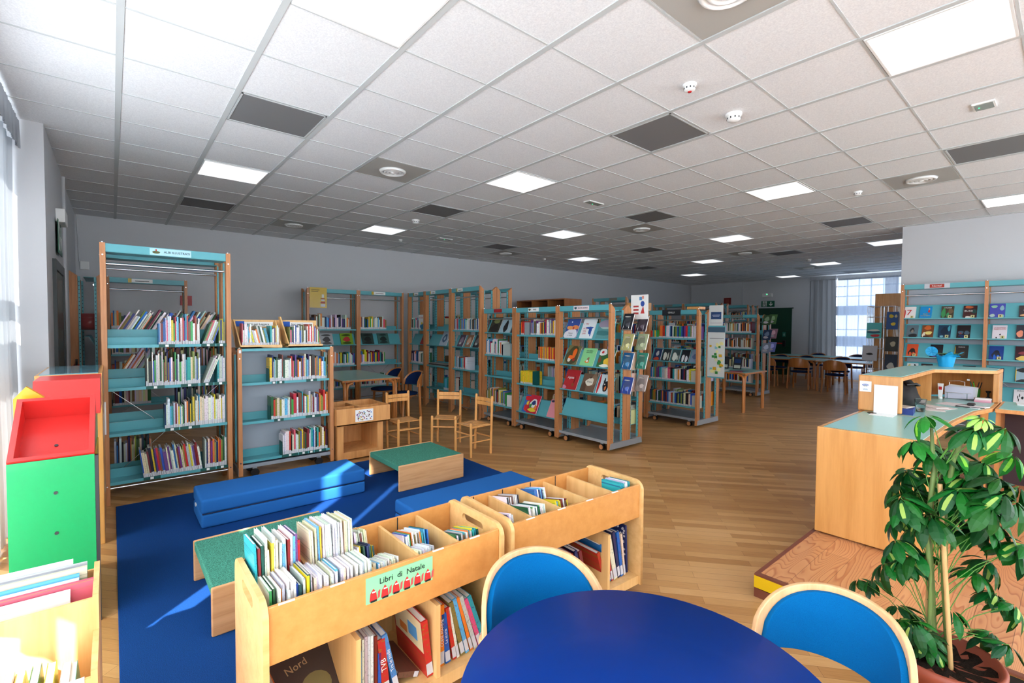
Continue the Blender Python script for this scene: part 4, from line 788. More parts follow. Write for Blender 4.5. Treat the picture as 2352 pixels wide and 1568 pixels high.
nvb(0, 1, .245, 'orange-brown novel with a figure and yellow haze', .13, .215, (122, 68, 34), [(.5, .8, .3, .16, (206, 100, 44)), (.6, .4, .3, .14, (222, 206, 120)), (.2, .25, .14, .2, (224, 214, 190)), (.4, .1, .3, .1, (70, 44, 30))])
nvb(0, 1, .43, 'dark blue novel with a night city', .135, .215, (26, 56, 84), [(.5, .55, .3, .3, (20, 40, 62)), (.85, .75, .1, .2, (60, 150, 170)), (.3, .15, .14, .08, (120, 180, 200))])
nvb(0, 1, .63, 'black thriller with a grey bridge', .14, .215, (34, 24, 26), [(.3, .45, .2, .14, (70, 96, 116)), (.75, .45, .2, .14, (70, 96, 116)), (.3, .4, .08, .06, (150, 60, 44))], 'LA MAPPA\nNERA', BLUI, .022, (.5, .16))
nvb(0, 2, .075, 'orange and black novel with two figures', .13, .215, (206, 80, 40), [(.5, .35, .34, .3, (30, 26, 28)), (.35, .2, .12, .2, (214, 84, 40)), (.65, .2, .12, .2, (214, 84, 40))])
nvb(0, 2, .345, 'black novel with red and violet writing', .14, .215, (30, 26, 30), [(.3, .68, .2, .05, (170, 44, 50)), (.55, .28, .26, .05, (190, 60, 90)), (.4, .15, .26, .06, (110, 70, 180))])
nvb(0, 2, .615, 'black novel with a yellow spine', .14, .215, (42, 40, 40), [(.02, .5, .03, .45, (226, 180, 30)), (.6, .4, .2, .2, (70, 62, 54))], 'MARCO', WHITE, .02)
nvb(0, 3, .08, 'pale grey novel with small black figures', .13, .21, (196, 206, 208), [(.7, .85, .08, .08, (24, 24, 26)), (.8, .75, .05, .1, (24, 24, 26)), (.22, .82, .12, .1, (190, 180, 110))])
nvb(0, 3, .245, 'dark novel half behind the potted plant', .13, .21, (46, 40, 40), [(.3, .8, .16, .1, (150, 130, 110))])
nvb(0, 3, .46, 'lavender blue novel behind the blue paper pot', .135, .21, (130, 160, 204), [(.5, .8, .3, .03, (210, 220, 235))])
nvb(0, 3, .7, 'dark blue novel with a yellow spine beside the post', .135, .21, (34, 44, 60), [(.02, .5, .03, .45, (226, 190, 40)), (.5, .8, .3, .05, (190, 160, 120))])
nvb(1, 0, .05, 'violet-blue novel with sea-green leaves', .15, .225, (70, 76, 170), [(.3, .8, .2, .1, (140, 190, 160)), (.8, .7, .14, .16, (140, 180, 190)), (.2, .2, .18, .1, (170, 200, 190)), (.85, .15, .12, .1, (130, 190, 170))])
nvb(1, 0, .33, 'black and white novel with a sleeping figure', .15, .19, (60, 52, 56), [(.6, .6, .3, .2, (226, 226, 222)), (.5, .25, .4, .1, (220, 170, 120))])
nvb(1, 1, .085, 'white novel with stick figures and red title', .14, .215, (214, 208, 216), [(.3, .12, .05, .06, (30, 30, 34)), (.55, .35, .06, .05, (30, 30, 34))], 'LA NONNA\nAMPUTATA', REDI, .022, (.5, .75))
nvb(1, 1, .31, 'dark storm novel with pink cliffs', .15, .22, (56, 56, 66), [(.25, .4, .2, .24, (226, 140, 110)), (.7, .2, .2, .12, (216, 130, 90))])
nvb(1, 2, .06, 'deep blue novel with two figures', .14, .215, (24, 60, 136), [(.5, .4, .3, .28, (30, 36, 54)), (.4, .2, .1, .2, (40, 100, 200)), (.65, .2, .1, .2, (40, 100, 200))])
nvb(1, 2, .31, 'maroon novel with a lit fairground', .15, .22, (56, 26, 36), [(.5, .2, .4, .16, (226, 190, 100)), (.5, .55, .3, .1, (140, 60, 70))])
nvb(1, 3, .06, 'dark blue novel half hidden by the post', .15, .2, (22, 60, 96), [(.5, .8, .2, .05, (220, 80, 70))])
nvb(1, 3, .32, 'novel with a lone walker and yellow spine', .15, .22, (150, 176, 190), [(.5, .84, .44, .14, (40, 44, 48)), (.02, .5, .03, .45, (230, 190, 40)), (.5, .12, .44, .12, (40, 44, 44)), (.8, .35, .05, .14, (40, 60, 70))])
nvb(1, 4, .31, 'white novel with a black spider drawing', .15, .21, (226, 222, 226), [(.55, .45, .08, .1, (24, 24, 26))] + [(.55 + .3 * math.cos(a), .42 + .22 * math.sin(a), .03, .12, (24, 24, 26)) for a in (.3, .9, 2.2, 2.9, 3.8, 5.6)], 'EUROPA', INK, .024, (.5, .9))

# ---------------------------------------------------------------- browser trolleys with booklets
def slotted(name, w, h, r, slot, th, m, parent, M):
    """Rounded board in the local x-z plane with an oblong hand hole (cx, cz, half length, half height)."""
    c = bpy.data.curves.new(name, 'CURVE'); c.dimensions = '2D'; c.fill_mode = 'BOTH'; c.extrude = th / 2
    def loop(pts):
        s = c.splines.new('POLY'); s.points.add(len(pts) - 1); s.use_cyclic_u = True
        for p, (a, b) in zip(s.points, pts): p.co = (a, b, 0, 1)
    P = [(0, 0), (w, 0)] + [(w - r + r * math.cos(a), h - r + r * math.sin(a)) for a in [i * PI / 16 for i in range(9)]] + [(r - r * math.sin(a), h - r + r * math.cos(a)) for a in [i * PI / 16 for i in range(9)]]
    loop(P)
    if slot:
        cx, cz, L, k = slot; loop([(cx + L - k + k * math.cos(a), cz + k * math.sin(a)) for a in [-PI / 2 + i * PI / 8 for i in range(9)]] + [(cx - L + k + k * math.cos(a), cz + k * math.sin(a)) for a in [PI / 2 + i * PI / 8 for i in range(9)]])
    o = bpy.data.objects.new('tmp', c); COL.objects.link(o); bpy.context.view_layer.update()
    me = bpy.data.meshes.new_from_object(o.evaluated_get(bpy.context.evaluated_depsgraph_get())); bpy.data.objects.remove(o)
    me.materials.clear(); me.materials.append(m); o = bpy.data.objects.new(name, me); COL.objects.link(o); o.parent = parent; o.matrix_local = M @ T(0, 0, 0) @ FX; return o
def trolley(label, loc, rz, L, divs, under):
    # local: x along the trolley 0..L, y depth 0 (front) .. .415
    t = thing('book_trolley', label, 'book trolley', loc, rz, 'browser trolleys on the rug edge'); D = .415
    for x in (.009, L - .009):
        slotted('end_panel', D + .03, .60, .055, (D / 2 + .015, .545, .085, .02), .018, PLYL, t, T(x, -.015, .05) @ Rz(R90))
    a, b = .019, L - .019
    MB().box(a, b, 0, .014, .44, .63).build('front_board', PLY, t, .002); MB().box(a, b, D - .014, D, .42, .63).build('rear_board', PLY, t, .002)
    MB().box(a, b, .015, D - .015, .442, .452).build('tray_floor', PLY, t); MB().box(a, b, .0, D, .05, .1).build('bottom_shelf', PLYL, t)
    MB().box(a, b, D - .012, D, .1, .4).build('lower_back', PLYL, t)
    for x in divs:
        MB().box(x - .006, x + .006, .0145, D - .015, .4525, .615).build('divider', PLYL, t); MB().box(x - .102, x - .098, D - .0165, D - .014, .43, .63).build('groove', INK, t)
    for x in under: MB().box(x - .009, x + .009, .004, D - .013, .1, .4).build('upright', PLYL, t)
    for x in (.08, L - .08):
        for y in (.06, D - .06): MB().cyl((x - .012, y, .025), (x + .012, y, .025), .0245, n=16).build('caster', BLACKR, t)
    return t
TX = -1.625
def TF(x, y): return T(x, y, 0) @ Rz(R90)     # local x -> +y, local y -> -x
t1 = trolley('birch book trolley with a green Christmas books sign, nearest the window', (TX, .345, 0), R90, .975, (.21, .39, .575, .765), (.315, .648))
t2L = (TX, 1.362, 0); r2 = R90 - math.radians(2.6)
t2 = trolley('birch book trolley without a sign, at the far end beyond the first trolley', t2L, r2, .955, (.165, .355, .555, .75), (.33, .685))
MB().box(.196, .206, .15, .4, .4525, .6).build('short_divider', PLY, t1)
T1 = T(TX, .345, 0) @ Rz(R90); T2 = T(*t2L) @ Rz(r2)
sg = MB().box(.34, .615, -.004, -.0005, .52, .615).build('sign', mat('mint_sign', (140, 214, 160), .35, coat=.4), t1)
txt('Libri  di  Natale', .03, T(.485, -.0055, .59) @ FX, INK, sg)
b = MB()
for k in range(6):
    cx = .368 + k * .045
    b.prism([(cx - .015, .527), (cx + .014, .527), (cx + .01, .556), (cx, .572), (cx - .012, .555)], -.0062, -.0042, 0, None, (196, 46, 46), 'y').box(cx - .012, cx + .012, -.007, -.006, .523, .53, 0, None, (30, 30, 34)).prism([(cx + .016, .53), (cx + .024, .535), (cx + .026, .562), (cx + .018, .556)], -.0062, -.0042, 0, None, (206, 80, 80), 'y').box(cx - .006, cx + .008, -.0068, -.006, .557, .562, 0, None, (238, 232, 226))
b.build('red_coated_figures', PRINTED, sg, attr=True)
for tt, xs in ((t1, (.05, .215, .62, .8)), (t2, (.1, .3, .5, .7))):
    for x in xs: MB().box(x, x + .05, -.0008, .006, .628, .6312).build('label_strip', WHITE, tt)
def bins(F, x0, x1, y0, z0, h, n, pal, phrase, lean=-.28, d=.15, jit=.012, hj=.006, tj=None):
    """Booklets standing one behind another along local x, leaning back, spines to the front."""
    x = x0; t = (x1 - x0) / n
    for k in range(n):
        cn = RND.choice(pal); hh = h + RND.uniform(-hj, hj); M = F @ T(x, y0 + RND.uniform(0, jit), z0) @ Ry(RND.uniform(-.03, .03)) @ Rx(lean * .35)
        book('booklet', cn, phrase.format(c=cn, o=ordn(k + 1)), M, t * RND.uniform(.82, .95), d, hh, 'booklets in the trolleys', parts=True, lab=False)
        x += t
P1 = 'nearest the window'
bins(T1, .03, .20, .02, .455, .205, 19, CHILD, '{c} booklet, {o} from the window in the front row of the first trolley', d=.16, jit=.02, hj=.014)
bins(T1, .21, .385, .02, .455, .2, 20, LIGHTS_, 'pale {c} booklet, {o} past the short divider in the front row, first trolley', d=.15)
bins(T1, .03, .18, .2, .53, .21, 16, CHILD + ['light blue', 'white', 'white', 'dark red', 'yellow', 'purple'], '{c} booklet, {o} from the window in the back row of the first trolley', d=.17, hj=.022)
bins(T1, .218, .385, .2, .53, .225, 24, LIGHTS_ + ['cream', 'cream', 'pale grey', 'yellow'], '{c} series booklet, {o} past the short divider in the back row, first trolley', d=.16)
bins(T1, .4, .5, .02, .455, .17, 14, LIGHTS_, '{c} thin booklet, {o} in the front pile of the bin above the green sign', lean=-.7, d=.13)
bins(T1, .4, .47, .17, .455, .18, 9, ['white', 'yellow', 'navy', 'dark green', 'teal'], '{c} leaning booklet, {o} in the middle pile of the bin above the green sign', lean=-.7, d=.13)
bins(T1, .4, .49, .28, .46, .19, 10, ['white', 'cream', 'red', 'dark red', 'cream'], '{c} leaning booklet, {o} in the back pile of the bin above the green sign', lean=-.7, d=.11)
bins(T1, .585, .66, .02, .455, .17, 9, LIGHTS_, '{c} thin booklet, {o} in the front pile of the first trolley\'s fourth bin', lean=-.7, d=.11)
bins(T1, .585, .70, .14, .455, .185, 18, CHILD + ['green', 'white'], '{c} booklet, {o} in the back pile of the first trolley\'s fourth bin', lean=-.7, d=.14)
bins(T1, .775, .90, .03, .455, .175, 15, CHILD + ['yellow', 'yellow', 'olive', 'teal'], '{c} booklet, {o} in the last bin of the first trolley, by its hand hole', lean=-.7, d=.14)
bins(T2, .025, .08, .02, .455, .19, 4, ['pale grey', 'black', 'purple', 'white'], '{c} booklet, {o} in the first bin of the farther trolley', lean=-.7, d=.12)
bins(T2, .175, .275, .03, .455, .19, 16, ['white', 'white', 'green', 'red', 'dark green', 'white'], '{c} booklet, {o} in the second bin of the farther trolley, front pile', lean=-.6, d=.15)
bins(T2, .175, .26, .21, .455, .19, 11, ['white', 'white', 'brown', 'black', 'green', 'pale grey'], '{c} booklet, {o} in the second bin of the farther trolley, back pile', lean=-.7, d=.15)
bins(T2, .37, .47, .06, .455, .17, 11, ['white', 'light blue', 'brown', 'dark red', 'yellow', 'white'], '{c} booklet, {o} in the third bin of the farther trolley, front pile', lean=-.7, d=.13)
bins(T2, .37, .46, .22, .455, .185, 8, ['white', 'white', 'blue', 'navy', 'light blue'], '{c} booklet, {o} in the third bin of the farther trolley, back pile', lean=-.7, d=.14)
bins(T2, .81, .90, .02, .455, .19, 8, ['white', 'teal', 'navy', 'white', 'pale grey'], '{c} booklet, {o} in the last bin of the farther trolley', lean=-.2, d=.14)
txt('Tre nonni', .022, T2 @ T(.806, .09, .585) @ Rz(-R90) @ FX, WHITE, None, 'tmp') if False else None
# under-tray books of the trolleys
def ub(F, x, t, d, h, cn, label, lean=0, y=.05, lab=True, title=None, tc=WHITE, ts=.018, col=None, z=.101):
    z += max(0, t * math.sin(lean)) + (0 if lean >= 0 else 0)
    o = book('picture_book', cn, label, F @ T(x, y, z) @ Ry(lean), t, d, h, 'books on the trolley bottom shelves', parts=True, lab=lab, color=col)
    if title:
        q = txt(title, ts, Matrix.Identity(4), tc, o, 'spine_title', ext=0); q.matrix_parent_inverse = Matrix.Identity(4)
        q.matrix_local = Matrix.Diagonal((1 / t, 1 / d, 1 / h, 1)) @ T(t / 2, -.0022, h * .55) @ FX @ Rz(R90)
    return o
for k, (x, t, h, cn, ln) in enumerate(((.325, .008, .24, 'navy', 0), (.335, .01, .22, 'light blue', 0), (.347, .008, .26, 'white', 0), (.357, .012, .265, 'pale grey', 0), (.371, .006, .262, 'white', 0), (.379, .012, .26, 'white', 0))):
    ub(T1, x, t, .25, h, cn, f'{cn} thin book, {ordn(k + 1)} from the left in the middle compartment below the green sign', ln)
ub(T1, .395, .012, .25, .25, 'dark red', 'dark red thin book beside the white ones below the green sign'); ub(T1, .41, .012, .24, .18, 'blue', 'short white and blue book below the green sign')
ub(T1, .43, .03, .25, .23, 'red', 'thick red picture book with a white title, leaning below the green sign', -.1, title='TVB', ts=.03); ub(T1, .478, .022, .25, .245, 'light blue', 'blue picture book with stars leaning below the green sign', -.22, title='Tra le stelle', ts=.02, col=(70, 130, 190))
ub(T1, .585, .022, .24, .1, 'brown', 'brown book fallen nearly flat below the green sign', -1.2, y=.06, z=.103, col=(110, 74, 60))
o = ub(T1, .612, .028, .26, .24, 'red', 'red and cream picture book standing against the upright below the green sign', -.12, y=.03, col=(196, 44, 40), title=None)
fc = MB().box(-.001, .0, .03, .97, .42, .98, 0, None, (232, 206, 160)).box(-.0015, -.001, .2, .5, .55, .8, 0, None, (90, 150, 200)).box(-.0015, -.001, .55, .8, .5, .65, 0, None, (220, 120, 50)).build('cover_picture', PRINTED, o, attr=True)
for k, (x, t, h, cn, ln, ti) in enumerate(((.66, .018, .25, 'white', 0, 'TUTTI A CASA'), (.682, .022, .26, 'orange', .0, 'COME MAMME'), (.712, .024, .22, 'blue', -.1, 'Le storie'), (.748, .018, .24, 'red', -.16, None), (.77, .012, .24, 'white', -.2, None), (.79, .02, .26, 'olive', -.24, None), (.815, .018, .27, 'light blue', -.26, None), (.84, .014, .27, 'orange', -.28, None), (.86, .018, .27, 'pale grey', -.3, None), (.885, .02, .25, 'pink', -.33, None), (.91, .02, .26, 'teal', -.35, None))):
    ub(T1, x, t, .25, h, cn, f'{cn} picture book, {ordn(k + 1)} from the upright in the compartment beside the blue chair', ln, title=ti, ts=.018, tc=INK if cn == 'white' else WHITE)
ub(T1, .04, .02, .24, .2, 'white', 'white book at the end of the compartment nearest the window', -.2); ub(T1, .08, .02, .24, .2, 'brown', 'brown book beside the big dark album, nearest compartment to the window', -.3); ub(T1, .11, .022, .25, .2, 'orange', 'orange-brown book beside the big dark album', -.35)
o = tag(MB().box(0, .25, 0, .02, 0, .3, 0, None, (64, 52, 48)).build('picture_book', PRINTED, M=T1 @ T(.13, .06, .115) @ Rz(.35) @ Ry(.0) @ Rx(-.95), attr=True), 'big dark brown album leaning in the trolley compartment nearest the window', 'book')
MB().prism([(.13 + .06 * math.cos(q), .1 + .05 * math.sin(q)) for q in [i * PI / 8 for i in range(16)]], -.001, 0, 0, None, (120, 110, 70), 'y').build('cover_picture', PRINTED, o, attr=True); txt('Nord', .04, T(.1, -.001, .2) @ FX, mat('tan_print', (170, 140, 100), .6), o, 'cover_title')
for k, (x, t, h, cn, ln) in enumerate(((.35, .018, .24, 'navy', -.3), (.38, .018, .25, 'blue', -.3), (.41, .014, .25, 'dark green', -.3), (.44, .02, .25, 'blue', -.28), (.475, .016, .24, 'purple', -.26), (.5, .018, .25, 'red', -.25), (.53, .02, .26, 'navy', -.25), (.56, .02, .25, 'dark red', -.25))):
    ub(T2, x, t, .25, h, cn, f'{cn} picture book, {ordn(k + 1)} from the left in the farther trolley\'s middle compartment', ln)
for k, (x, t, h, cn, ln, ti) in enumerate(((.7, .02, .2, 'red', -.3, None), (.73, .03, .24, 'blue', -.28, None), (.765, .014, .25, 'red', -.26, None), (.785, .03, .27, 'cream', -.24, None), (.82, .02, .28, 'navy', -.2, None), (.845, .02, .27, 'blue', -.17, None), (.87, .015, .25, 'cream', -.14, None))):
    ub(T2, x, t, .25, h, cn, f'{cn} picture book, {ordn(k + 1)} from the left in the farther trolley\'s end compartment', ln)
o = tag(MB().box(0, .012, 0, .26, 0, .28, 0, None, (30, 44, 104)).build('picture_book', PRINTED, M=T2 @ T(.905, .06, .101) @ Ry(-.06), attr=True), 'navy album with white polka dots at the end of the farther trolley', 'book')
b = MB(); rn = random.Random(5)
for k in range(60): y, z = rn.uniform(.01, .25), rn.uniform(.1, .27); b.prism([(y + .007 * math.cos(q), z + .007 * math.sin(q)) for q in [i * PI / 4 for i in range(8)]], -.0008, .0002, 0, None, (226, 228, 236), 'x')
b.build('dot_pattern', PRINTED, o, attr=True)

# ---------------------------------------------------------------- rug, mats, felt benches
rg = tag(MB().box(-5.1, -2.2, 0, 3.08, 0, .012).build('rug', RUGM, bevel=.004), 'large deep blue rug lying between the window and the bookcases', 'rug')
def cushion(label, x0, x1, y0, y1, h):
    t = thing('folded_mat', label, 'play mat', ((x0 + x1) / 2, (y0 + y1) / 2, .012), 0, 'blue folded mats on the rug'); a, b = (x1 - x0) / 2, (y1 - y0) / 2
    for z0, z1, nm in ((0, h / 2, 'lower_layer'), (h / 2, h, 'upper_layer')):
        o = MB().box(-a, a, -b, b, z0, z1).build(nm, MATB, t, .04, seg=5); o.modifiers[0].limit_method = 'NONE'; o.modifiers['bevel'].width = .02
        for p in o.data.polygons: p.use_smooth = True
    MB().tube([(-a + .01, -b + .01, h / 2), (a - .005, -b + .01, h / 2), (a - .005, b - .01, h / 2), (-a + .01, b - .01, h / 2)], .004).build('zipper', mat('navy_zip', (16, 30, 70), .6), t)
    MB().box(-.1, -.06, -b - .004, -b + .01, h / 2 - .015, h / 2 + .005).build('care_tag', WHITE, t)
cushion('folded blue foam mat in striped sunlight, before the low bookcase', -4.56, -4.12, .48, 1.74, .215); cushion('folded blue foam mat behind the book trolleys, mostly hidden by them', -3.3, -2.86, 1.62, 2.78, .2)
def bench(label, x0, x1, y0, y1, h):
    t = thing('felt_bench', label, 'bench', (x0, y0, .012), 0, 'green felt benches on the rug'); a, b = x1 - x0, y1 - y0
    for x, nm in ((0, 'side_board'), (a - .018, 'side_board')): MB().box(x, x + .018, 0, b, 0, h).build(nm, CHW2, t, .008, seg=3)
    MB().box(.018, a - .018, .004, b - .004, h - .055, h - .003).build('felt_seat', FELT, t, .008, seg=3)
bench('low green felt bench with wooden ends near the small chairs', -4.585, -3.925, 1.973, 2.683, .24); bench('low green felt bench with wooden ends behind the near trolley, with sun streaks', -3.325, -2.65, .345, 1.07, .243)

# ---------------------------------------------------------------- small wooden chairs, crate
def wchair(label, x, y, ang, first=[None]):
    if first[0]: return dup(first[0], (x, y, 0), ang, label)
    t = thing('childrens_chair', label, 'chair', (x, y, 0), ang, 'small wooden chairs'); first[0] = t; w = .15
    # local: faces -y, back at +y
    for s in (-1, 1):
        b = MB().cyl((s * w, .15, 0), (s * w, .17, .675), .016, n=14); b.lathe([(.016, .675), (.012, .688), (0, .692)], 0, T(s * w, .17, 0), 14); b.build('back_post', CHW, t)
        MB().cyl((s * w, -.15, 0), (s * w, -.15, .39), .016, n=14).lathe([(.016, .39), (.011, .4), (0, .403)], 0, T(s * w, -.15, 0), 14).build('front_leg', CHW, t)
        MB().cyl((s * w, -.15, .345), (s * w, .155, .35), .011, n=10).build('side_rail', CHW, t); MB().cyl((s * w, -.15, .17), (s * w, .155, .17), .009, n=10).build('side_stretcher', CHW, t)
    MB().cyl((-w, -.15, .26), (w, -.15, .26), .01, n=10).build('front_stretcher', CHW, t); MB().cyl((-w, .155, .2), (w, .155, .2), .01, n=10).build('rear_stretcher', CHW, t)
    sb = MB()
    for k in range(5): sb.box(-.135, .135, -.15 + k * .06, -.097 + k * .06, .352, .362)
    sb.build('seat', CHW, t, .003); MB().tube([(-w, .168, .6), (-.07, .18, .6), (.07, .18, .6), (w, .168, .6)], .0, n=4) 
    for z in (.585, .635): MB().add([(x_, y_, z_) for z_ in (z - .022, z + .022) for x_, y_ in ((-w, .16), (0, .175), (w, .16), (w, .172), (0, .187), (-w, .172))], [(0, 1, 7, 6), (1, 2, 8, 7), (2, 3, 9, 8), (3, 4, 10, 9), (4, 5, 11, 10), (5, 0, 6, 11), (0, 5, 4, 1), (1, 4, 3, 2), (6, 7, 10, 11), (7, 8, 9, 10)]).build('back_slat', CHW, t)
    return t
wchair('small wooden chair beside the crate, its seat towards the rug', -5.385, 2.775, R90); wchair('small wooden chair set at an angle, middle of the three by the green bench', -5.19, 3.275, math.radians(45)); wchair('small wooden chair nearest the wheeled bookcases, seat towards the bench', -4.645, 3.31, .05)
t = thing('book_crate', 'wooden picture-book crate on a stand with a colourful card on its front', 'book crate', (-5.2, 1.89, 0))
MB().box(-.58, 0, -.02, .61, .41, .425).box(-.016, 0, -.02, .61, .41, .6).box(-.58, -.564, -.02, .61, .41, .6).box(-.564, -.016, -.02, -.005, .425, .6).box(-.564, -.016, .595, .61, .425, .6).build('tray', BEECHX, t, .002)
MB().box(-.564, -.016, .29, .3, .426, .58).build('divider', BEECHX, t); MB().box(-.3, -.29, -.005, .29, .426, .58).build('divider', BEECHX, t); MB().box(-.3, -.29, .3, .595, .426, .575).build('divider', BEECHX, t)
MB().box(-.53, -.04, .0, .07, .02, .41).box(-.53, -.04, .47, .54, .02, .41).box(-.53, -.04, .07, .47, .02, .1).box(-.53, -.51, .07, .47, .1, .41).build('stand', BEECHX, t)
c = MB().box(0, .003, .19, .4, .44, .575, 0, None, (240, 240, 240)).build('picture_card', PRINTED, t, attr=True); rn = random.Random(8); b = MB()
for k in range(60):
    y, z = rn.uniform(.2, .375), rn.uniform(.448, .552); q = rn.uniform(.006, .016); b.box(.003, .0042, y, y + q, z, z + q * .8, 0, None, rn.choice([(60, 190, 180), (200, 60, 60), (240, 200, 60), (110, 50, 60), (60, 120, 200), (120, 60, 140), (90, 40, 40), (240, 240, 240)]))
b.build('printed_scene', PRINTED, c, attr=True)

# ---------------------------------------------------------------- bent-beech chairs and tables
def shell(r, z_low, z_top, th, a0, a1, inset=0.0, n=36, power=2.2, drop=.0):
    """D-shaped curved back plate, centre at the origin, middle of the back on +y."""
    vs = []; fs = []
    for i in range(n + 1):
        u = -1 + 2 * i / n; a = PI / 2 + u * (a1 - a0) / 2; k = max(0.0, 1 - abs(u) ** power) ** .5
        zb, zt = z_low + inset * .5 + drop * abs(u), z_low + (z_top - z_low) * (.08 + .92 * k) - inset
        if zt < zb + .002: zt = zb + .002
        for rr in (r, r - th): vs += [(rr * math.cos(a), rr * math.sin(a), zb), (rr * math.cos(a), rr * math.sin(a), (zb + zt) / 2), (rr * math.cos(a), rr * math.sin(a), zt)]
    for i in range(n):
        o = i * 6; q = o + 6
        for (p0, p1) in ((0, 1), (1, 2)): fs += [(o + p0, q + p0, q + p1, o + p1), (o + 3 + p1, q + 3 + p1, q + 3 + p0, o + 3 + p0)]
        fs += [(o, o + 3, q + 3, q), (o + 2, q + 2, q + 5, o + 5)]
    fs += [(0, 1, 4, 3), (1, 2, 5, 4), (n * 6, n * 6 + 3, n * 6 + 4, n * 6 + 1), (n * 6 + 1, n * 6 + 4, n * 6 + 5, n * 6 + 2)]
    b = MB(); b.add(vs, fs, 0, None, None, True); return b
def pchair(name, label, x, y, ang, r, seat, zl, zt, wm, pad, seatm, group, span=2.7, leg_out=.0):
    t = thing(name, label, 'chair', (x, y, 0), ang, group); h = span / 2
    o = shell(r, zl, zt, .018, -h, h).build('back_shell', wm, t, .004, seg=3)
    shell(r - .018, zl + .001, zt - .02, .02, -h * .9, h * .9, .0).build('back_pad', pad, t, .006, seg=3)
    so = T(0, -.06, 0)
    lo = MB().lathe([(0, seat - .03), (r * .86, seat - .03), (r * .9, seat - .01), (r * .86, seat), (0, seat + .006)], 0, so, n=36).build('seat', seatm, t)
    MB().lathe([(0, seat - .045), (r * .88, seat - .045), (r * .88, seat - .03), (0, seat - .03)], 0, so, n=36).build('seat_board', wm, t)
    w = .022
    for s in (-1, 1):
        xa = s * r * math.sin(h * .86); ya = r * math.cos(h * .86)
        MB().tube([(xa * 1.04, ya + .03, 0), (xa * 1.0, ya + .01, seat * .6), (xa * .97, ya, zl + .05)], w, n=8, flat=.6).build('rear_leg', wm, t)
        MB().tube([(s * r * .8, -r * .72, 0), (s * r * .74, -r * .62, seat - .05), (s * r * .6, -r * .4, seat - .035)], w, n=8, flat=.6).build('front_leg', wm, t)
    return t
KIDS = 'blue upholstered chairs at the round table'
def face(x, y, tx, ty): return math.atan2(ty - y, tx - x) + PI / 2    # chair faces local -y
pchair('upholstered_chair', 'blue upholstered beech chair between the round table and the trolley', -1.185, 1.205, face(-1.185, 1.205, -.62, 1.03), .262, .31, .37, .625, BENT, PADB, PADB, KIDS, 2.9)
pchair('upholstered_chair', 'blue upholstered beech chair between the round table and the potted plant', -.50, 1.70, face(-.5, 1.70, -.6, 1.0), .245, .31, .37, .625, BENT, PADB, PADB, KIDS, 2.9)
rt = thing('round_table', 'round table with a glossy royal blue top, in front of the trolleys', 'table', (-.712, 1.078, 0))
MB().lathe([(0, .523), (.48, .523), (.501, .532), (.503, .545), (.5, .55), (0, .55)], n=96).build('tabletop', TABB, rt)
MB().lathe([(.38, .46), (.4, .46), (.4, .523), (.38, .523), (.38, .46)], n=48).build('apron', BENT, rt)
for a in (.55, 2.12, 3.69, 5.26): MB().cyl((.36 * math.cos(a), .36 * math.sin(a), 0), (.36 * math.cos(a), .36 * math.sin(a), .523), .024).build('leg', BENT, rt)
def btable(label, x0, x1, y0, y1, z, group, top=TGLASS, wm=DARKW):
    t = thing('reading_table', label, 'table', ((x0 + x1) / 2, (y0 + y1) / 2, 0), 0, group); a, b = (x1 - x0) / 2, (y1 - y0) / 2
    MB().box(-a, a, -b, b, z - .03, z - .003).build('table_edge', wm, t, .004); MB().box(-a + .02, a - .02, -b + .02, b - .02, z - .003, z).build('tabletop', top, t)
    for sx in (-1, 1):
        for sy in (-1, 1):
            x, y = sx * (a - .05), sy * (b - .05)
            MB().tube([(x, y, 0), (x, y, z - .14), (x - sx * .02, y, z - .07), (x - sx * .08, y, z - .04)], .025, n=8, flat=.8).tube([(x, y - sy * .03, 0), (x, y - sy * .03, z - .14), (x, y - sy * .05, z - .07), (x, y - sy * .12, z - .04)], .025, n=8, flat=.8).build('leg', wm, t)
    return t
btable('teal-topped table before the back wall bookcases', -8.3, -6.72, 2.5, 3.4, .735, 'teal reading tables')
GT = 'teal reading tables'
btable('long reading table in the first row, nearer the green door', -5.85, -4.13, 13.36, 14.4, .735, GT); btable('long reading table in the first row, nearer the far window', -4.08, -2.75, 13.12, 14.15, .735, GT)
btable('reading table in the second row, nearer the green door', -5.9, -4.3, 15.0, 16.1, .735, GT); btable('reading table in the second row, under the far window', -4.25, -2.75, 14.9, 16.0, .735, GT)
td = btable('small square table with leaflets before the farthest wheeled bookcase', -4.62, -3.77, 8.63, 9.56, .72, GT)
RC = 'round-backed reading chairs'; kch = dict(r=.255, seat=.45, zl=.55, zt=.79)
c0 = pchair('reading_chair', 'round-backed wooden chair at the reading table, first of the near side from the green door', -5.25, 13.3, PI, .255, .45, .55, .79, DARKW, NAVY, NAVY, RC)
for x, y, a, l in ((-4.45, 13.26, PI, 'round-backed wooden chair, middle of the near side of the reading tables'), (-3.62, 13.05, PI, 'round-backed wooden chair at the near side, closest to the service desk'), (-5.4, 14.45, 0, 'round-backed chair on the far side of the first reading table, by the green door'),
                   (-4.75, 14.45, 0, 'round-backed chair between the two table rows, behind the first table'), (-3.9, 14.4, 0, 'round-backed chair between the table rows, behind the second table'), (-3.15, 14.3, 0, 'round-backed chair between the table rows, closest to the wire rack'),
                   (-5.0, 16.2, 0, 'chair beneath the grey curtain at the second row'), (-4.0, 16.2, 0, 'chair beneath the sheer far curtain at the second row'),
                   (-7.75, 3.68, 0, 'blue-backed bent wood chair behind the teal table, farther one'), (-7.0, 3.66, 0, 'blue-backed bent wood chair behind the teal table, nearer one'), (-7.6, 2.22, PI, 'bent wood chair pushed under the window side of the teal table')):
    dup(c0, (x, y, 0), a, l, RC if y > 10 else 'chairs around the teal table')
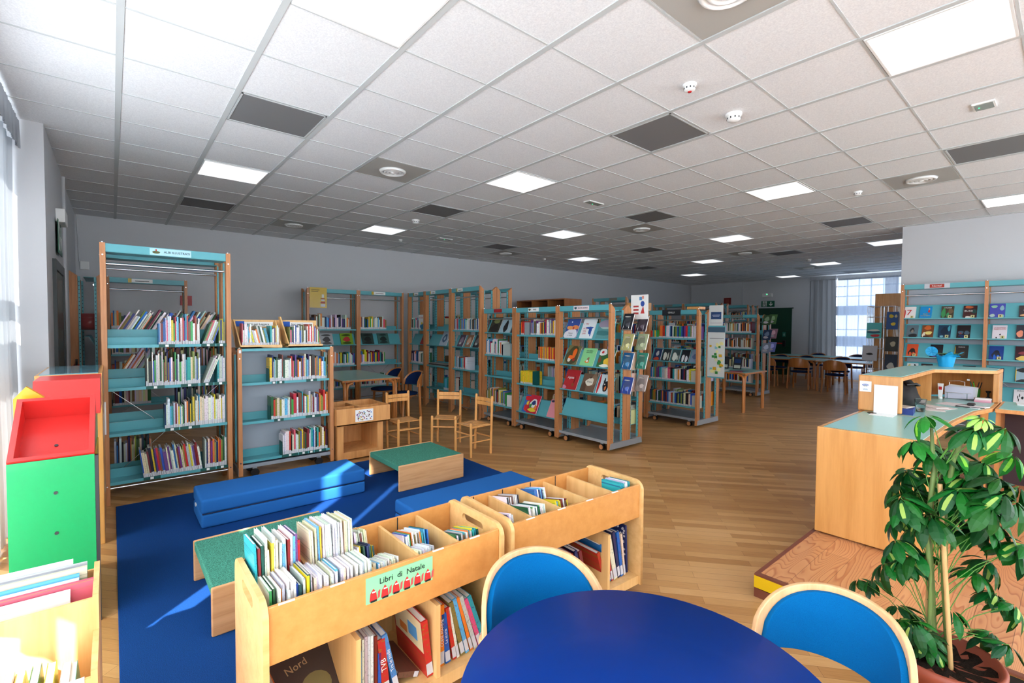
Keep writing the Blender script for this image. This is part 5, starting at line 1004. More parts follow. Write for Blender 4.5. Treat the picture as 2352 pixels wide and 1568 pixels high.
for x, y, a, c, l in ((-4.3, 8.85, .2, (226, 226, 222), 'white leaflet'), (-4.05, 9.0, -.3, (40, 60, 120), 'dark blue leaflet'), (-4.4, 9.15, .1, (170, 200, 196), 'pale teal leaflet'), (-4.0, 8.78, .5, (190, 90, 100), 'pinkish leaflet')):
    tag(MB().box(-.1, .1, -.14, .14, 0, .003, 0, None, c).build('leaflet', PRINTED, M=T(x, y, .7205) @ Rz(a), attr=True), f'{l} lying on the small square table', 'leaflet')
for x, l, c in ((-4.5, 'dark leaflet stand with white print', (50, 52, 56)), (-4.25, 'black and blue leaflet stand', (30, 60, 110))):
    o = tag(MB().box(-.08, .08, 0, .01, 0, .24, 0, None, (40, 42, 46)).build('leaflet_stand', PRINTED, M=T(x, 9.35, .721) @ Rx(-.2), attr=True), f'{l} on the back of the small square table', 'leaflet stand')
    MB().box(-.06, .06, -.002, 0, .02, .08, 0, None, (200, 204, 190)).box(-.06, .06, -.002, 0, .12, .2, 0, None, c).build('cover_picture', PRINTED, o, attr=True)

# ---------------------------------------------------------------- service desk on its platform
PZ = .13
pf = thing('platform', 'wooden platform of larch boards with a black and yellow front edge', 'platform', (-1.14, 2.78, 0))
MB().box(.022, 4.0, .022, 4.2, 0, PZ).build('deck', LARCH, pf)
EDG = mat('brown_edge', (120, 66, 48), .5)
MB().box(0, .022, 0, 4.2, 0, PZ + .003).box(.022, 4.0, 0, .022, 0, .05).box(.022, 4.0, 0, .03, PZ - .01, PZ + .003).build('edge_strip', EDG, pf)
b = MB(); YB = (232, 190, 10)
b.box(.0, 4.0, -.002, .0, .055, PZ - .008, 0, None, YB)
for k in range(18): x = .1 + k * .21; b.prism([(x, .055), (x + .1, .055), (x + .03 + .14, PZ - .008), (x + .07, PZ - .008)] if False else [(x, .055), (x + .1, .055), (x + .17, PZ - .008), (x + .07, PZ - .008)], -.0035, -.0015, 0, None, (20, 20, 22), 'y')
b.build('warning_tape', PRINTED, pf, attr=True)
dk = thing('service_desk', 'librarian service desk in orange wood with teal tops, on the platform', 'desk', (0, 0, PZ))
def dz(z): return z - PZ
DTOP = [(-1.0975, 3.7055), (-.55, 3.7055), (-.545, 4.7), (-.5, 5.4), (-.43, 5.75), (-.43, 6.5), (-1.0975, 6.2)]
MB().prism(DTOP, dz(.825), dz(.857)).build('desk_edge', BEECHX, dk, .004); INS = [(-1.09, 3.712), (-.575, 3.712), (-.57, 4.7), (-.525, 5.4), (-.455, 5.77), (-.455, 6.46), (-1.09, 6.18)]
MB().prism(INS, dz(.857), dz(.861)).build('desk_top', TGLASS, dk)
MB().box(-.574, -1.1, 4.655, 4.665, dz(.8612), dz(.8618)).build('joint', BEECHX, dk)
OAKF = wood('oak_front', (222, 160, 90), (206, 142, 72), .35, 'z', .5, .2)
MB().box(-1.12, -.55, 3.68, 3.705, .012, dz(.861)).build('front_panel', OAKF, dk, .005, seg=3); MB().box(-1.12, -1.098, 3.7055, 6.2, .012, dz(.858)).build('side_panel', OAKF, dk); MB().box(-.6, -.575, 3.705, 4.2, 0, dz(.825)).build('drawer_side', OAKF, dk); MB().box(-.5, -.46, 5.72, 5.76, 0, dz(.825)).build('side_leg', OAKF, dk)
for z0, z1 in ((.02, .2), (.22, .4), (.42, .66)): MB().box(-1.0, -.6, 4.22, 4.25, z0, z1).build('drawer', OAKF, dk)
# raised hutch
HT = [(-1.13, 4.66), (-.845, 4.66), (-.83, 5.84), (-.44, 6.14), (-.43, 6.5), (-.84, 6.6), (-1.12, 6.12)]
MB().prism(HT, dz(1.125), dz(1.154)).build('hutch_edge', BEECHX, dk, .004)
MB().prism([(-1.11, 4.675), (-.862, 4.675), (-.848, 5.85), (-.455, 6.155), (-.45, 6.48), (-.84, 6.575), (-1.1, 6.11)], dz(1.154), dz(1.158)).build('hutch_top', TGLASS, dk)
ep = MB().box(-1.13, -.845, 4.655, 4.68, dz(.868), dz(1.155)).build('hutch_end', BEECHX, dk, .014, seg=4)
MB().box(-1.128, -1.11, 4.68, 6.13, dz(.862), dz(1.125)).build('hutch_side', OAK, dk); MB().prism([(-1.12, 6.1), (-.84, 6.58), (-.43, 6.48), (-.43, 6.46), (-.83, 6.555), (-1.1, 6.1)], dz(.862), dz(1.125)).build('hutch_back', OAK, dk)
MB().box(-1.1, -.85, 5.83, 5.85, dz(.862), dz(1.125)).build('hutch_divider', OAK, dk); MB().box(-.47, -.43, 6.15, 6.48, dz(.862), dz(1.125)).build('hutch_post', OAK, dk, .004)
MB().box(-.68, -.66, 6.5, 6.51, dz(1.02), dz(1.035)).build('lock', CHROME, dk)
wc = MB().box(-1.118, -1.04, 4.649, 4.6545, dz(1.022), dz(1.107)).build('wireless_card', WPL, dk)
for r_, c_ in ((.028, BLUI), (.02, BLUI), (.012, GREEN_TAB)):
    MB().tube([(-1.079 + r_ * math.cos(a), 4.648, dz(1.058) + r_ * .9 * math.sin(a)) for a in [.7 + i * .175 for i in range(11)]], .0022, n=6).build('signal_arc', c_, wc)
txt('WiFi', .016, T(-1.079, 4.648, dz(1.04)) @ FX, mat('light_blue_print', (90, 150, 190), .6), wc)
ws = thing('white_bookend', 'white rounded metal stand leaning against the desk hutch end', 'bookend', (-.945, 4.645, .861))
o = MB().box(-.075, .075, -.004, 0, 0, .225).build('plate', WPL, ws, .0); o.modifiers.clear(); MB().box(-.075, .075, -.15, -.004, 0, .002).build('foot', WPL, ws)
tag(MB().lathe([(0, 0), (.03, 0), (.03, .003), (0, .003)]).build('cable_cap', BLACK, M=T(-1.02, 4.6, .861)), 'black round cable cap in the desk top beside the hutch', 'cable cap')
# desk at the partition side
sd = thing('side_desk', 'low teal-topped desk joined to the service desk by the new titles wall', 'desk', (-.42, 5.72, PZ))
MB().box(0, 1.6, 0, .66, dz(.825), dz(.857)).build('desk_edge', BEECHX, sd, .004); MB().box(.022, 1.6, .025, .64, dz(.857), dz(.861)).build('desk_top', TGLASS, sd); MB().box(.0, .03, .1, .6, 0, dz(.825)).build('side_panel', OAK, sd); MB().box(.03, 1.6, .5, .52, .0, dz(.825)).build('modesty_panel', mat('plum_panel', (62, 44, 50), .6), sd)
# things on the desk
t = thing('black_bag', 'soft black bag stuffed under the desk hutch', 'bag', (-.96, 5.3, .861))
b = MB(); vs = []; n = 28; rn = random.Random(2)
prof = [(0, .002), (.095, .002), (.108, .04), (.1, .1), (.08, .16), (.05, .2), (.0, .215)]
for r_, z in prof:
    for k in range(n): a = 2 * PI * k / n; q = 1 + .12 * math.sin(3 * a + z * 30) + .06 * math.sin(7 * a); vs.append((r_ * q * math.cos(a) * 1.0, r_ * q * math.sin(a) * 2.6, z * (1 + .1 * math.sin(2 * a))))
fs = [(i * n + k, i * n + (k + 1) % n, (i + 1) * n + (k + 1) % n, (i + 1) * n + k) for i in range(len(prof) - 1) for k in range(n)]
b.add(vs, fs, 0, None, None, True); b.build('body', mat('black_nylon', (16, 16, 18), .7), t); MB().tube([(.04, -.1, .19), (.1, -.05, .2), (.1, .06, .18), (.04, .1, .17)], .01).build('strap', BLACK, t)
t = thing('plastic_cup', 'clear plastic cup with a little water on the desk', 'cup', (-.79, 5.0, .8615))
MB().lathe([(.0, .001), (.028, .001), (.039, .1), (.042, .102), (.0375, .1), (.0265, .004), (0, .004)], n=32).build('wall', mat('clear_plastic', (235, 240, 242), .05, trans=1, ior=1.3), t); MB().lathe([(0, .006), (.026, .006), (.032, .055), (0, .055)], n=32).build('water', mat('water', (230, 240, 242), .02, trans=1, ior=1.33), t)
o = tag(MB().box(-.07, .07, -.1, .1, 0, .045, 0, None, (28, 56, 130)).build('blue_folder', PRINTED, M=T(-.87, 4.82, .8612) @ Rz(.1), attr=True), 'thick blue folder lying on the desk beside the hutch end', 'folder')
tag(MB().box(-.05, .05, -.07, .07, 0, .006, 0, None, (200, 190, 178)).build('paper_pad', PRINTED, M=T(-.87, 4.83, .9065) @ Rz(-.2), attr=True), 'small beige pad on top of the blue folder', 'pad')
for k, (x, y, a) in enumerate(((-.74, 5.22, .3), (-.7, 5.32, -.3), (-.78, 5.36, 1.0))): tag(MB().box(-.06, .06, -.1, .1, 0, .002 + .001 * k, 0, None, (226, 214, 210)).build('paper_sheet', PRINTED, M=T(x, y, .8612 + .003 * k) @ Rz(a), attr=True), ['loose sheet lowest', 'loose sheet in the middle', 'loose sheet on top'][k] + ' of the papers beside the plastic cup', 'paper')
o = tag(MB().box(-.15, -.002, -.09, .09, 0, .006, 0, None, (224, 214, 216)).box(.002, .15, -.09, .09, 0, .006, 0, None, (230, 224, 226)).box(-.003, .003, -.09, .09, 0, .009, 0, None, (30, 30, 34)).build('open_diary', PRINTED, M=T(-.62, 5.68, .8612) @ Rz(-.3), attr=True), 'open diary lying in the middle of the desk', 'diary')
t = thing('desk_phone', 'small black phone lying on the open diary', 'phone', (-.565, 5.71, .868)); MB().box(-.025, .025, -.04, .04, 0, .02).build('body', BLACK, t, .008, seg=3); MB().box(-.018, .018, -.005, .03, .02, .022).build('screen', mat('dark_screen', (50, 60, 64), .1), t)
t = tag(MB().cyl((-.09, 0, .005), (.09, .02, .005), .004).build('pen', BLACK, M=T(-.56, 5.56, .862)), 'black pen beside the open diary', 'pen')
t = thing('hand_cream_tube', 'white and red squeeze tube standing under the hutch', 'tube', (-.815, 6.06, .8615)); MB().lathe([(0, 0), (.017, 0), (.017, .02), (.0, .02)]).build('cap', WPL, t); MB().add([(-.022, 0, .15), (.022, 0, .15), (.022, .002, .15), (-.022, .002, .15)] + [(.018 * math.cos(a), .018 * math.sin(a), .02) for a in (PI * 1.25, PI * 1.75, PI * .25, PI * .75)], [(0, 1, 2, 3), (7, 6, 5, 4), (0, 4, 5, 1), (1, 5, 6, 2), (2, 6, 7, 3), (3, 7, 4, 0)]).build('tube_body', WPL, t); MB().box(-.012, .012, -.0135, -.012, .09, .12).build('red_print', REDI, t)
t = thing('letter_holder', 'wire letter holder filled with white envelopes', 'letter holder', (-.71, 6.22, .8615))
MB().tube([(-.07, .06, .15), (-.07, .05, 0), (-.07, -.05, 0), (-.07, -.06, .06)], .0025).tube([(.07, .06, .11), (.07, .05, 0), (.07, -.05, 0), (.07, -.06, .06)], .0025).tube([(-.08, .06, .16), (0, .06, .17), (.04, .06, .16), (.04, .06, .1)], .0025).tube([(-.1, -.06, .06), (.1, -.06, .06)], .0025).build('wire_frame', CHROME, t)
for k in range(4): tag(MB().box(-.1, .1, 0, .003, 0, .115, 0, None, (206 + 8 * k, 208 + 8 * k, 226)).build('envelope', PRINTED, M=T(-.7 + .006 * k, 6.19 + .018 * k, .866 + .003 * k) @ Rx(-.25) @ Ry(.04 * k - .05), attr=True), f'white envelope in the letter holder, {ordn(k + 1)} from the front', 'envelope', 'envelopes in the holder')
t = thing('pen_cup', 'green glass pen cup under the desk hutch', 'pen cup', (-.6, 6.33, .8615)); GG = mat('green_glass', (90, 200, 90), .1, trans=.5)
MB().lathe([(0, 0), (.034, 0), (.036, .1), (.033, .1), (.031, .006), (0, .006)]).build('cup', GG, t)
for k, (c, a, tl, l) in enumerate((('green_pen', .4, .2, 'bright green'), ('teal_pen', 2.2, .22, 'teal'), ('black_pen', 5.4, -.25, 'black'), ('navy_pen', 4.4, -.2, 'dark'))):
    cc = {'green_pen': (90, 220, 60), 'teal_pen': (20, 110, 110), 'black_pen': (20, 20, 22), 'navy_pen': (30, 30, 50)}[c]
    tag(MB().cyl((0, 0, 0), (0, 0, .15), .005, 0, None, 10, .004, cc).cyl((0, 0, .15), (0, 0, .163), .005, 0, None, 10, .002, tuple(v // 2 for v in cc)).build('pen', PRINTED, M=T(-.6 + .012 * math.cos(a), 6.33 + .012 * math.sin(a), .869) @ Ry(-tl * .9), attr=True), f'{l} pen standing in the green cup', 'pen')
t = thing('rubber_stamp', 'black rubber stamp standing by the hutch post', 'stamp', (-.515, 6.36, .8615)); MB().lathe([(0, .0), (.022, 0), (.022, .015), (.008, .03), (.008, .06), (.02, .075), (.018, .085), (0, .085)], n=20).build('handle', BLACK, t)
MB().box(-.024, .024, -.012, .012, -.0, .008).build('stamp_base', DARK, t)
for k in range(3): tag(MB().box(-.055, .055, -.035, .035, 0, .012, 0, None, [(222, 150, 170), (226, 176, 186), (228, 220, 216)][k]).build('note_block', PRINTED, M=T(-.53, 6.12, .8612 + .0125 * k) @ Rz(.1 * k), attr=True), f'{["pink", "light pink", "white"][k]} note block {["at the bottom", "in the middle", "on top"][k]} of the small stack on the desk', 'notepad', 'stack of note blocks')
tag(MB().box(-.12, .12, -.08, .08, 0, .008, 0, None, (222, 224, 226)).build('paper_sheet', PRINTED, M=T(-.2, 6.2, .8615) @ Rz(.1), attr=True), 'white papers lying on the side desk before the new titles', 'paper')
# flower pot in blue crinkled paper
fp = thing('wrapped_flowerpot', 'small plant wrapped in crinkled bright blue paper on the hutch', 'potted plant', (-.82, 6.34, 1.158))
vs = []; n = 48; prof = [(0, 0, 0), (.055, 0, .02), (.064, .05, .05), (.074, .1, .08), (.095, .118, .35), (.112, .126, .5), (.09, .114, .35), (.066, .1, .08), (0, .09, 0)]
for r_, z, w_ in prof:
    for k in range(n): a = 2 * PI * k / n; vs.append((r_ * (1 + w_ * .35 * math.sin(9 * a)) * math.cos(a), r_ * (1 + w_ * .35 * math.sin(9 * a)) * math.sin(a), z + w_ * .045 * math.sin(5 * a + 1)))
fs = [(i * n + k, i * n + (k + 1) % n, (i + 1) * n + (k + 1) % n, (i + 1) * n + k) for i in range(len(prof) - 1) for k in range(n)]
BP = mat('blue_paper', (30, 160, 214), .5); b = MB(); b.add(vs, fs); b.build('paper_wrap', BP, fp)
vs = [(q * .04 * math.cos(a), .01 * math.sin(q * 9) + .006 * math.sin(8 * a), q * .04 * math.sin(a)) for q in (0, .6, 1.2) for a in [2 * PI * k / 20 for k in range(20)]]
b = MB(); b.add(vs, [(i * 20 + k, i * 20 + (k + 1) % 20, (i + 1) * 20 + (k + 1) % 20, (i + 1) * 20 + k) for i in range(2) for k in range(20)], 0, T(-.1, -.06, .15), None, True); b.build('paper_bow', BP, fp)
def leaflet(b, M, L, Wd, droop, c1, c2):
    n = 5; vs = []; cols = []
    for i in range(n + 1):
        u = i / n; wv = Wd * (math.sin(PI * min(1, u ** .8 * .98 + .02)) ** .8) * (.35 + .9 * u) * .62; z = -droop * L * u * u; x = L * u * (1 - .18 * droop * u)
        vs += [(x, -wv, z - wv * .18), (x, -wv * .35, z + wv * .12), (x, wv * .35, z + wv * .12), (x, wv, z - wv * .18)]
    for i in range(n):
        for k in range(3):
            f = [(i * 4 + k, i * 4 + k + 1, i * 4 + k + 5, i * 4 + k + 4)]; b.add([], [], 0)
            o = len(b.v); b.v += [tuple(M @ Vector(vs[j])) for j in f[0]]; b.f.append((o, o + 1, o + 2, o + 3)); b.m.append(0); b.smooth.append(True); b.c.append(c2 if (k == 1 and 0 < i < 4) else c1)
b = MB()
for k in range(12): leaflet(b, T(0, 0, .11) @ Rz(k * 2.4) @ Ry(-.45), .13, .045, .3, (36, 96, 40), (46, 110, 50))
b.build('foliage', LEAF, fp, attr=True)

# ---------------------------------------------------------------- big potted umbrella plant
pl = thing('potted_plant', 'tall variegated umbrella plant in a terracotta pot, before the platform', 'potted plant', (-.285, 2.335, 0)); CX, CY = -.285, 2.335
MB().lathe([(0, 0), (.12, 0), (.155, .29), (.172, .295), (.175, .33), (.165, .335), (.158, .33), (.152, .3), (.0, .3)], n=48).build('pot', mat('terracotta_plastic', (150, 74, 54), .45), pl)
sm = speckle('potting_soil', (34, 26, 20), .6, 260, .95, bmp=1.0)
vs = [(r_ * math.cos(2 * PI * k / 32), r_ * math.sin(2 * PI * k / 32), .302 + .008 * math.sin(k * 2.1 + r_ * 60)) for r_ in (.001, .05, .1, .156) for k in range(32)]
b = MB(); b.add(vs, [(i * 32 + k, i * 32 + (k + 1) % 32, (i + 1) * 32 + (k + 1) % 32, (i + 1) * 32 + k) for i in range(3) for k in range(32)], 0, None, None, True); b.build('soil', sm, pl)['kind'] = 'stuff'
STM = wood('green_brown_stem', (104, 128, 66), (80, 86, 50), .6, 'z', 3); BAM = wood('bamboo_stake', (206, 168, 112), (180, 136, 84), .5, 'z', 2)
MB().tube([(-.02, 0, .3), (-.035, .01, .55), (-.05, 0, .8), (-.04, .0, 1.0), (-.05, .0, 1.16)], [.011, .01, .009, .008, .005]).build('trunk', STM, pl); MB().tube([(.02, .01, .3), (.0, 0, .6), (-.01, .02, .85), (.01, .02, 1.05), (.05, 0, 1.2)], [.011, .01, .01, .008, .005]).build('trunk', STM, pl); MB().tube([(-.03, -.03, .3), (-.035, -.02, .6), (-.055, -.02, .8)], .007).build('trunk', STM, pl)
MB().cyl((.03, -.03, .3), (-.02, -.01, .96), .0075).build('stake', BAM, pl); MB().cyl((-.05, .03, .3), (-.045, .02, .9), .006).build('stake', BAM, pl)
CL = [(-0.35, 2.3, 1.21), (-0.21, 2.26, 1.19), (-0.33, 2.36, 1.06), (-0.14, 2.28, 1.2), (-0.19, 2.24, 1.23), (-0.39, 2.36, 1.1), (-0.44, 2.55, 0.94), (-0.46, 2.51, 0.88), (-0.34, 2.5, 0.94), (-0.25, 2.3, 0.96), (-0.2, 2.41, 1.05), (-0.15, 2.32, 1.02), (-0.11, 2.28, 0.96), (-0.4, 2.26, 0.87), (-0.34, 2.3, 0.83), (-0.3, 2.55, 0.81), (-0.22, 2.52, 0.88), (-0.17, 2.51, 0.81), (-0.12, 2.51, 0.73), (-0.42, 2.29, 0.72), (-0.46, 2.33, 0.6), (-0.4, 2.45, 0.73), (-0.42, 2.48, 0.57), (-0.23, 2.53, 0.75), (-0.19, 2.54, 0.65), (-0.44, 2.44, 0.4), (-0.39, 2.46, 0.38), (-0.42, 2.4, 0.37), (-0.32, 2.28, 0.41), (-0.27, 2.39, 0.48), (-0.16, 2.5, 0.55), (-0.17, 2.5, 0.4), (-0.12, 2.42, 0.41), (-0.35, 2.33, 0.37), (-0.55, 2.55, 0.42), (-0.26, 2.43, 1.03), (-0.31, 2.54, 1.05), (-0.4, 2.53, 0.86), (-0.24, 2.4, 0.98), (-0.13, 2.44, 1.09), (-0.11, 2.38, 0.99), (-0.17, 2.33, 0.96)]
fo = MB(); pt = MB(); rn = random.Random(11)
CL = CL + [(x + rn.uniform(-.06, .06), y + rn.uniform(-.06, .06), z + rn.uniform(-.04, .04)) for x, y, z in CL[5:] if rn.random() < .75]
for k, (x, y, z) in enumerate(CL):
    x -= CX; y -= CY; r_ = math.hypot(x, y); sz = .085 if z > .55 else .07
    if k in (4,): sz = .035
    base = Vector((-.04 + rn.uniform(-.01, .03), .0, min(1.15, max(.36, z - .12 - r_ * .5)))); top = Vector((x, y, z))
    mid = (base + top) / 2 + Vector((0, 0, .03)); pt.tube([base, mid, top], .0016 if k != 4 else .003, n=6, col=(86, 140, 60))
    out = Vector((x, y, 0)).normalized() if r_ > .02 else Vector((0, 0, 1)); tilt = min(.9, r_ * 3.5)
    q = Vector((0, 0, 1)).rotation_difference((Vector((0, 0, 1)) + out * tilt).normalized()).to_matrix().to_4x4()
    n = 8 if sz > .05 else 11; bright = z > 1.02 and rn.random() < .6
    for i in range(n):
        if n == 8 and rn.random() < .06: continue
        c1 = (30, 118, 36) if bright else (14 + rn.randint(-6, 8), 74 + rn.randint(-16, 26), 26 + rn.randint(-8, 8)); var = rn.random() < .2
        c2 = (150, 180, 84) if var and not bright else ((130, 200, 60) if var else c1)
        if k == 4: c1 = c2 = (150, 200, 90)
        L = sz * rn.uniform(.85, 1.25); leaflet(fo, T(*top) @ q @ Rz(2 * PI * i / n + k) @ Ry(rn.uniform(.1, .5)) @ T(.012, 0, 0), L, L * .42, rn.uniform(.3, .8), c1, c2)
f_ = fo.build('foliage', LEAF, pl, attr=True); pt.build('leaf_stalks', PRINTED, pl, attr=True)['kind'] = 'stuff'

# ---------------------------------------------------------------- wire rack and board by the partition
wr = thing('wire_rack', 'chrome wire book rack standing by the partition end', 'book rack', (-2.66, 11.45, 0)); b = MB()
for x in (0, .11, .22, .33, .44):
    for y in (0, .44): b.cyl((x, y, .1), (x, y, 1.97), .006, n=6)
for y in (.11, .22, .33):
    for x in (0, .44): b.cyl((x, y, .1), (x, y, 1.97), .006, n=6)
for k in range(10):
    z = .1 + k * .2075
    for y in (0, .44): b.cyl((0, y, z), (.44, y, z), .006, n=6)
    for x in (0, .44): b.cyl((x, 0, z), (x, .44, z), .006, n=6)
b.build('wire_grid', CHROME, wr); MB().cyl((.22, .22, 0), (.22, .22, 1.97), .018).build('pole', CHROME, wr); MB().lathe([(0, 0), (.25, 0), (.25, .03), (0, .05)]).build('foot', DARK, wr).location = (.22, .22, 0)
for x, z, w_, h_, c, bl, l in ((.0, 1.35, .24, .3, (90, 190, 190), [(.6, .15, .3, .1, (200, 50, 60)), (.5, .4, .46, .1, (30, 90, 110)), (.5, .5, .4, .06, (220, 220, 210))], 'sea picture in teal and red'), (.31, 1.52, .18, .34, (50, 90, 150), [(.4, .75, .2, .1, (226, 200, 60)), (.6, .3, .2, .1, (226, 200, 60)), (.8, .75, .12, .08, (210, 200, 160))], 'blue cover with yellow discs'), (.3, 1.1, .2, .28, (50, 50, 44), [(.6, .5, .2, .2, (190, 180, 150))], 'dark cover with a pale figure'), (-.06, .9, .24, .3, (190, 190, 196), [(.5, .45, .24, .07, (40, 40, 44))], 'pale grey cover with an eye'), (.3, .72, .19, .32, (30, 44, 66), [(.5, .3, .3, .2, (200, 200, 190))], 'navy cover above a bright photo')):
    cover_card('display_book', f'{l}, hung on the chrome wire rack', T(-2.66 + x, 11.4, z) @ Rx(-.12), w_, h_, c, bl, t=.014, group='books on the chrome wire rack')
tag(MB().box(-2.66, -2.0, 11.98, 12.02, 0, 2.24).build('display_board', CHW, None), 'tall plain brown board standing behind the chrome wire rack', 'board')
# signs on the walls
def wsign(name, label, M, w, h, m, shapes=()):
    o = tag(MB().box(0, w, -.004, 0, 0, h).build(name, m, M=M), label, 'sign'); b = MB()
    for kind, pts, c in shapes: b.prism([(w * p, h * q) for p, q in pts], -.006, -.004, 0, None, c, 'y')
    if shapes: b.build('pictogram', PRINTED, o, attr=True)
    return o
SG = mat('exit_green', (0, 92, 62), .4)
ARW = ('a', [(.68, .85), (.76, .85), (.76, .45), (.86, .55), (.86, .42), (.72, .15), (.58, .42), (.58, .55), (.68, .45)], (232, 236, 232))
RUN = [('a', [(.1, .1), (.42, .1), (.42, .95), (.1, .95)], (214, 224, 216)), ('a', [(.24, .8), (.3, .8), (.3, .92), (.24, .92)], (0, 92, 62)), ('a', [(.18, .72), (.34, .74), (.38, .55), (.33, .55), (.3, .64), (.3, .48), (.38, .36), (.37, .14), (.32, .14), (.32, .34), (.24, .44), (.2, .3), (.12, .24), (.12, .32), (.17, .38), (.2, .62), (.14, .58), (.12, .64)], (0, 92, 62))]
wsign('exit_sign', 'green running-man exit sign with a down arrow above the far green door', T(-6.9, 16.9, 2.24), .42, .2, SG, RUN + [ARW])
t = thing('emergency_lamp', 'white wall emergency lamp with a green dot above the exit sign', 'emergency light', (-6.86, 16.9, 2.57)); MB().box(0, .32, -.07, 0, 0, .12).build('housing', WPL, t, .01); MB().box(.14, .17, -.075, -.07, .08, .1).build('indicator', GLED, t)
wsign('fire_sign', 'dark red fire equipment sign high on the far wall', T(-8.2, 16.9, 2.36), .26, .24, mat('fire_red', (130, 34, 30), .5), [('a', [(.25, .2), (.75, .2), (.75, .8), (.25, .8)], (150, 70, 60))])
wsign('door_tag', 'small green plate with a white arrow on the far green door', T(-6.2, 16.86, 1.25), .1, .15, mat('plate_green', (40, 120, 100), .5), [('a', [(.45, .8), (.55, .8), (.55, .4), (.7, .5), (.5, .15), (.3, .5), (.45, .4)], (230, 230, 230))])
o = wsign('exit_sign', 'green running-man exit sign seen edge-on above the window-side door', T(-6.2, -.38, 2.2) @ Rz(PI), .42, .32, SG, RUN + [ARW])
o = wsign('extinguisher_sign', 'red fire extinguisher sign with a white pictogram on the back wall', T(-9.48, .86, 1.84) @ Rz(R90), .16, .16, mat('sign_red', (176, 22, 30), .4), [('a', [(.4, .15), (.62, .15), (.62, .65), (.4, .65)], (236, 230, 230)), ('a', [(.44, .68), (.58, .68), (.58, .8), (.44, .8)], (236, 230, 230))])
t = thing('emergency_lamp', 'white box lamp on the window-side wall over the exit sign', 'emergency light', (-6.45, -.4, 2.5)); MB().box(-.17, .17, 0, .07, 0, .13).build('housing', WPL, t, .008)
t = thing('thermostat', 'small white sensor box with a wire on the back wall corner', 'sensor', (-9.5, -.3, 2.33)); MB().box(0, .04, -.05, .05, 0, .12).build('housing', WPL, t, .006)
t = thing('fire_extinguisher', 'red fire extinguisher and hose box beside the window-side tall bookcase', 'fire extinguisher', (-7.6, -.33, .55)); MB().lathe([(0, 0), (.07, 0), (.075, .02), (.075, .4), (.05, .46), (.02, .5), (0, .5)]).build('cylinder', mat('extinguisher_red', (150, 20, 26), .35), t); MB().box(-.03, .03, -.01, .01, .5, .56).build('valve', BLACK, t); MB().tube([(.02, 0, .53), (.1, .0, .45), (.085, 0, .15)], .01).build('hose', BLACKR, t); MB().box(-.03, .03, -.07, 0, .2, .24).build('bracket', DARK, t)

# ---------------------------------------------------------------- window-side cabinet, coloured display, bins
cb = thing('display_cabinet', 'wooden cabinet with a teal top and a pale blue heading card by the window', 'cabinet', (-4.31, -.06, 0))
MB().box(-.82, 0, -.33, 0, .0, 1.17).build('body', OAKF, cb, .004); MB().box(-.82, .0, -.33, .0, 1.17, 1.19).build('top_edge', OAKF, cb); MB().box(-.8, -.02, -.31, -.02, 1.19, 1.196).build('glass_top', mat('teal_glass_top', (110, 160, 176), .08, coat=.5), cb)
hc = MB().box(.0, .004, -.3, -.04, 1.09, 1.15).build('heading_card', mat('sky_card', (176, 214, 232), .4), cb); txt('CARTONATI', .04, T(.005, -.17, 1.12) @ Rz(R90) @ FX, mat('blue_print', (30, 80, 140), .6), hc)
ds = thing('display_tower', 'red, green and yellow display tower of book trays beside the curtain', 'display stand', (-3.2, -.235, 0))
# green body
MB().prism([(0, 0), (0, .868), (-.08, .745), (-.46, .995), (-.75, .995), (-.75, 0)], -.155, .155, 0, Matrix.Identity(4), None, 'y').build('green_body', GRN, ds)
for z in (.7, .5): MB().cyl((.0, .01, z), (.004, .01, z), .008).build('screw', DARK, ds)
v = Vector((-.37, 0, .245)).normalized(); nn = Vector((.245, 0, .37)).normalized(); TM = Matrix(((0, v.x, nn.x, .0), (1, 0, 0, 0), (0, v.z, nn.z, .878), (0, 0, 0, 1))) @ T(0, 0, -.14)
L = .455; w = .155; th = .022
MB().box(-w, w, 0, th, 0, .14, 0, TM).box(-w, w, L - th, L, 0, .14, 0, TM).box(-w, -w + th, th, L - th, 0, .14, 0, TM).box(w - th, w, th, L - th, 0, .14, 0, TM).box(-w + th, w - th, th, L - th, 0, .015, 0, TM).build('red_tray', RED, ds)
MB().cyl((0, L * .45, .015), (0, L * .45, .02), .008, 0, TM).build('screw', DARK, ds)
MB().prism([(-.52, 1.0), (-.6, 1.2), (-.95, 1.2), (-.95, .999)], -.115, .173, 0, Matrix.Identity(4), None, 'y').build('rear_red_tray', RED, ds)
MB().prism([(-.18, .999), (-.18, 1.12), (-.13, 1.185), (-.06, 1.12), (-.06, .999)], -.51, -.47).build('yellow_tray', YEL, ds).data.transform(Matrix(((0, 0, 1, 0), (1, 0, 0, 0), (0, 1, 0, 0), (0, 0, 0, 1))))
MB().box(-.5, -.05, .156, .162, .2, .86).build('yellow_side', YEL, ds); MB().box(-.03, .0, .156, .17, 0, .86).build('dark_edge', DARK, ds)
bn = thing('picture_bin', 'pale birch two-tier bin of board books in the brightest window light', 'book bin', (-2.12, -.05, 0))
PB = PLYL
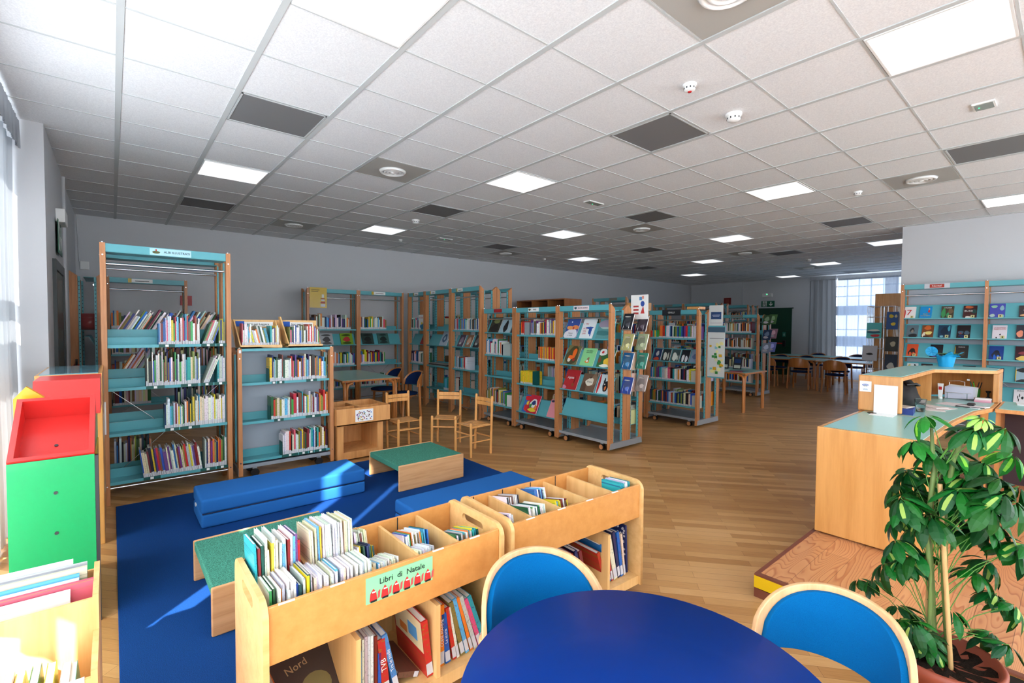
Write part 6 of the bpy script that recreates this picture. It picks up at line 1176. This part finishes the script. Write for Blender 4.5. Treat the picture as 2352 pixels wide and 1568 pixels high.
MB().prism([(-.26, 0), (-.26, .625), (0, .61), (0, .49), (.25, .49), (.25, 0)], -.016, 0, 0, None, None, 'y').build('side_board', PB, bn); MB().prism([(-.26, 0), (-.26, .625), (0, .61), (0, .49), (.25, .49), (.25, 0)], -.5, -.484, 0, None, None, 'y').build('side_board', PB, bn)
MB().box(-.012, .0, -.484, -.016, .3, .60).build('upper_front', PB, bn); MB().box(.238, .25, -.484, -.016, .0, .47).build('lower_front', PB, bn); MB().box(-.26, -.248, -.484, -.016, .0, .6).build('rear_board', PB, bn)
MB().box(-.248, -.012, -.484, -.016, .34, .352).box(0, .238, -.484, -.016, .27, .282).build('tray_floor', PB, bn)
MB().box(.24, .252, -.075, -.03, .43, .475).build('tape', WPL, bn)
for k, (c, h, l) in enumerate(((('white'), .30, 'white'), ('pale grey', .29, 'silvery grey'), ('cream', .285, 'cream'), ('light blue', .275, 'pale green-grey'), ('white', .27, 'bright white'), ('pink', .27, 'pinkish red'), ('white', .26, 'plain white, frontmost'))):
    o = newo('album', UCOV, T(-2.345 + k * .028, -.485 + .02 * (k % 3), .356) @ Ry(-.14) @ Matrix.Diagonal((.016, .36 + .02 * (k % 2), h, 1)), None, {'pink': (206, 90, 110)}.get(c, PAL[c])); tag(o, f'large {l} album in the upper tier of the bin by the window', 'book', 'albums in the upper tier of the bin'); newo('pages', UPAGE, None, o)
x = -.47
for k, c in enumerate(['green', 'cream', 'white', 'white', 'pink', 'light blue', 'white', 'yellow', 'navy', 'olive', 'cream', 'yellow', 'green', 'yellow', 'white', 'teal']):
    t_ = .021; book('board_book', c, f'{c} board book, {ordn(k + 1)} from the curtain in the lower tier of the bin', T(-1.9, -.05 + x, .284) @ Rz(R90) @ Ry(RND.uniform(-.12, .12)), t_, .14, RND.uniform(.15, .2), 'board books in the lower tier of the bin', parts=True, lab=False); x += .0275

far = FAR.build('distant_books', attr_mat('far_book_print', .5), None, attr=True); stuff(far, 'rows of spine-out books on the farther and rear shelves', 'books')
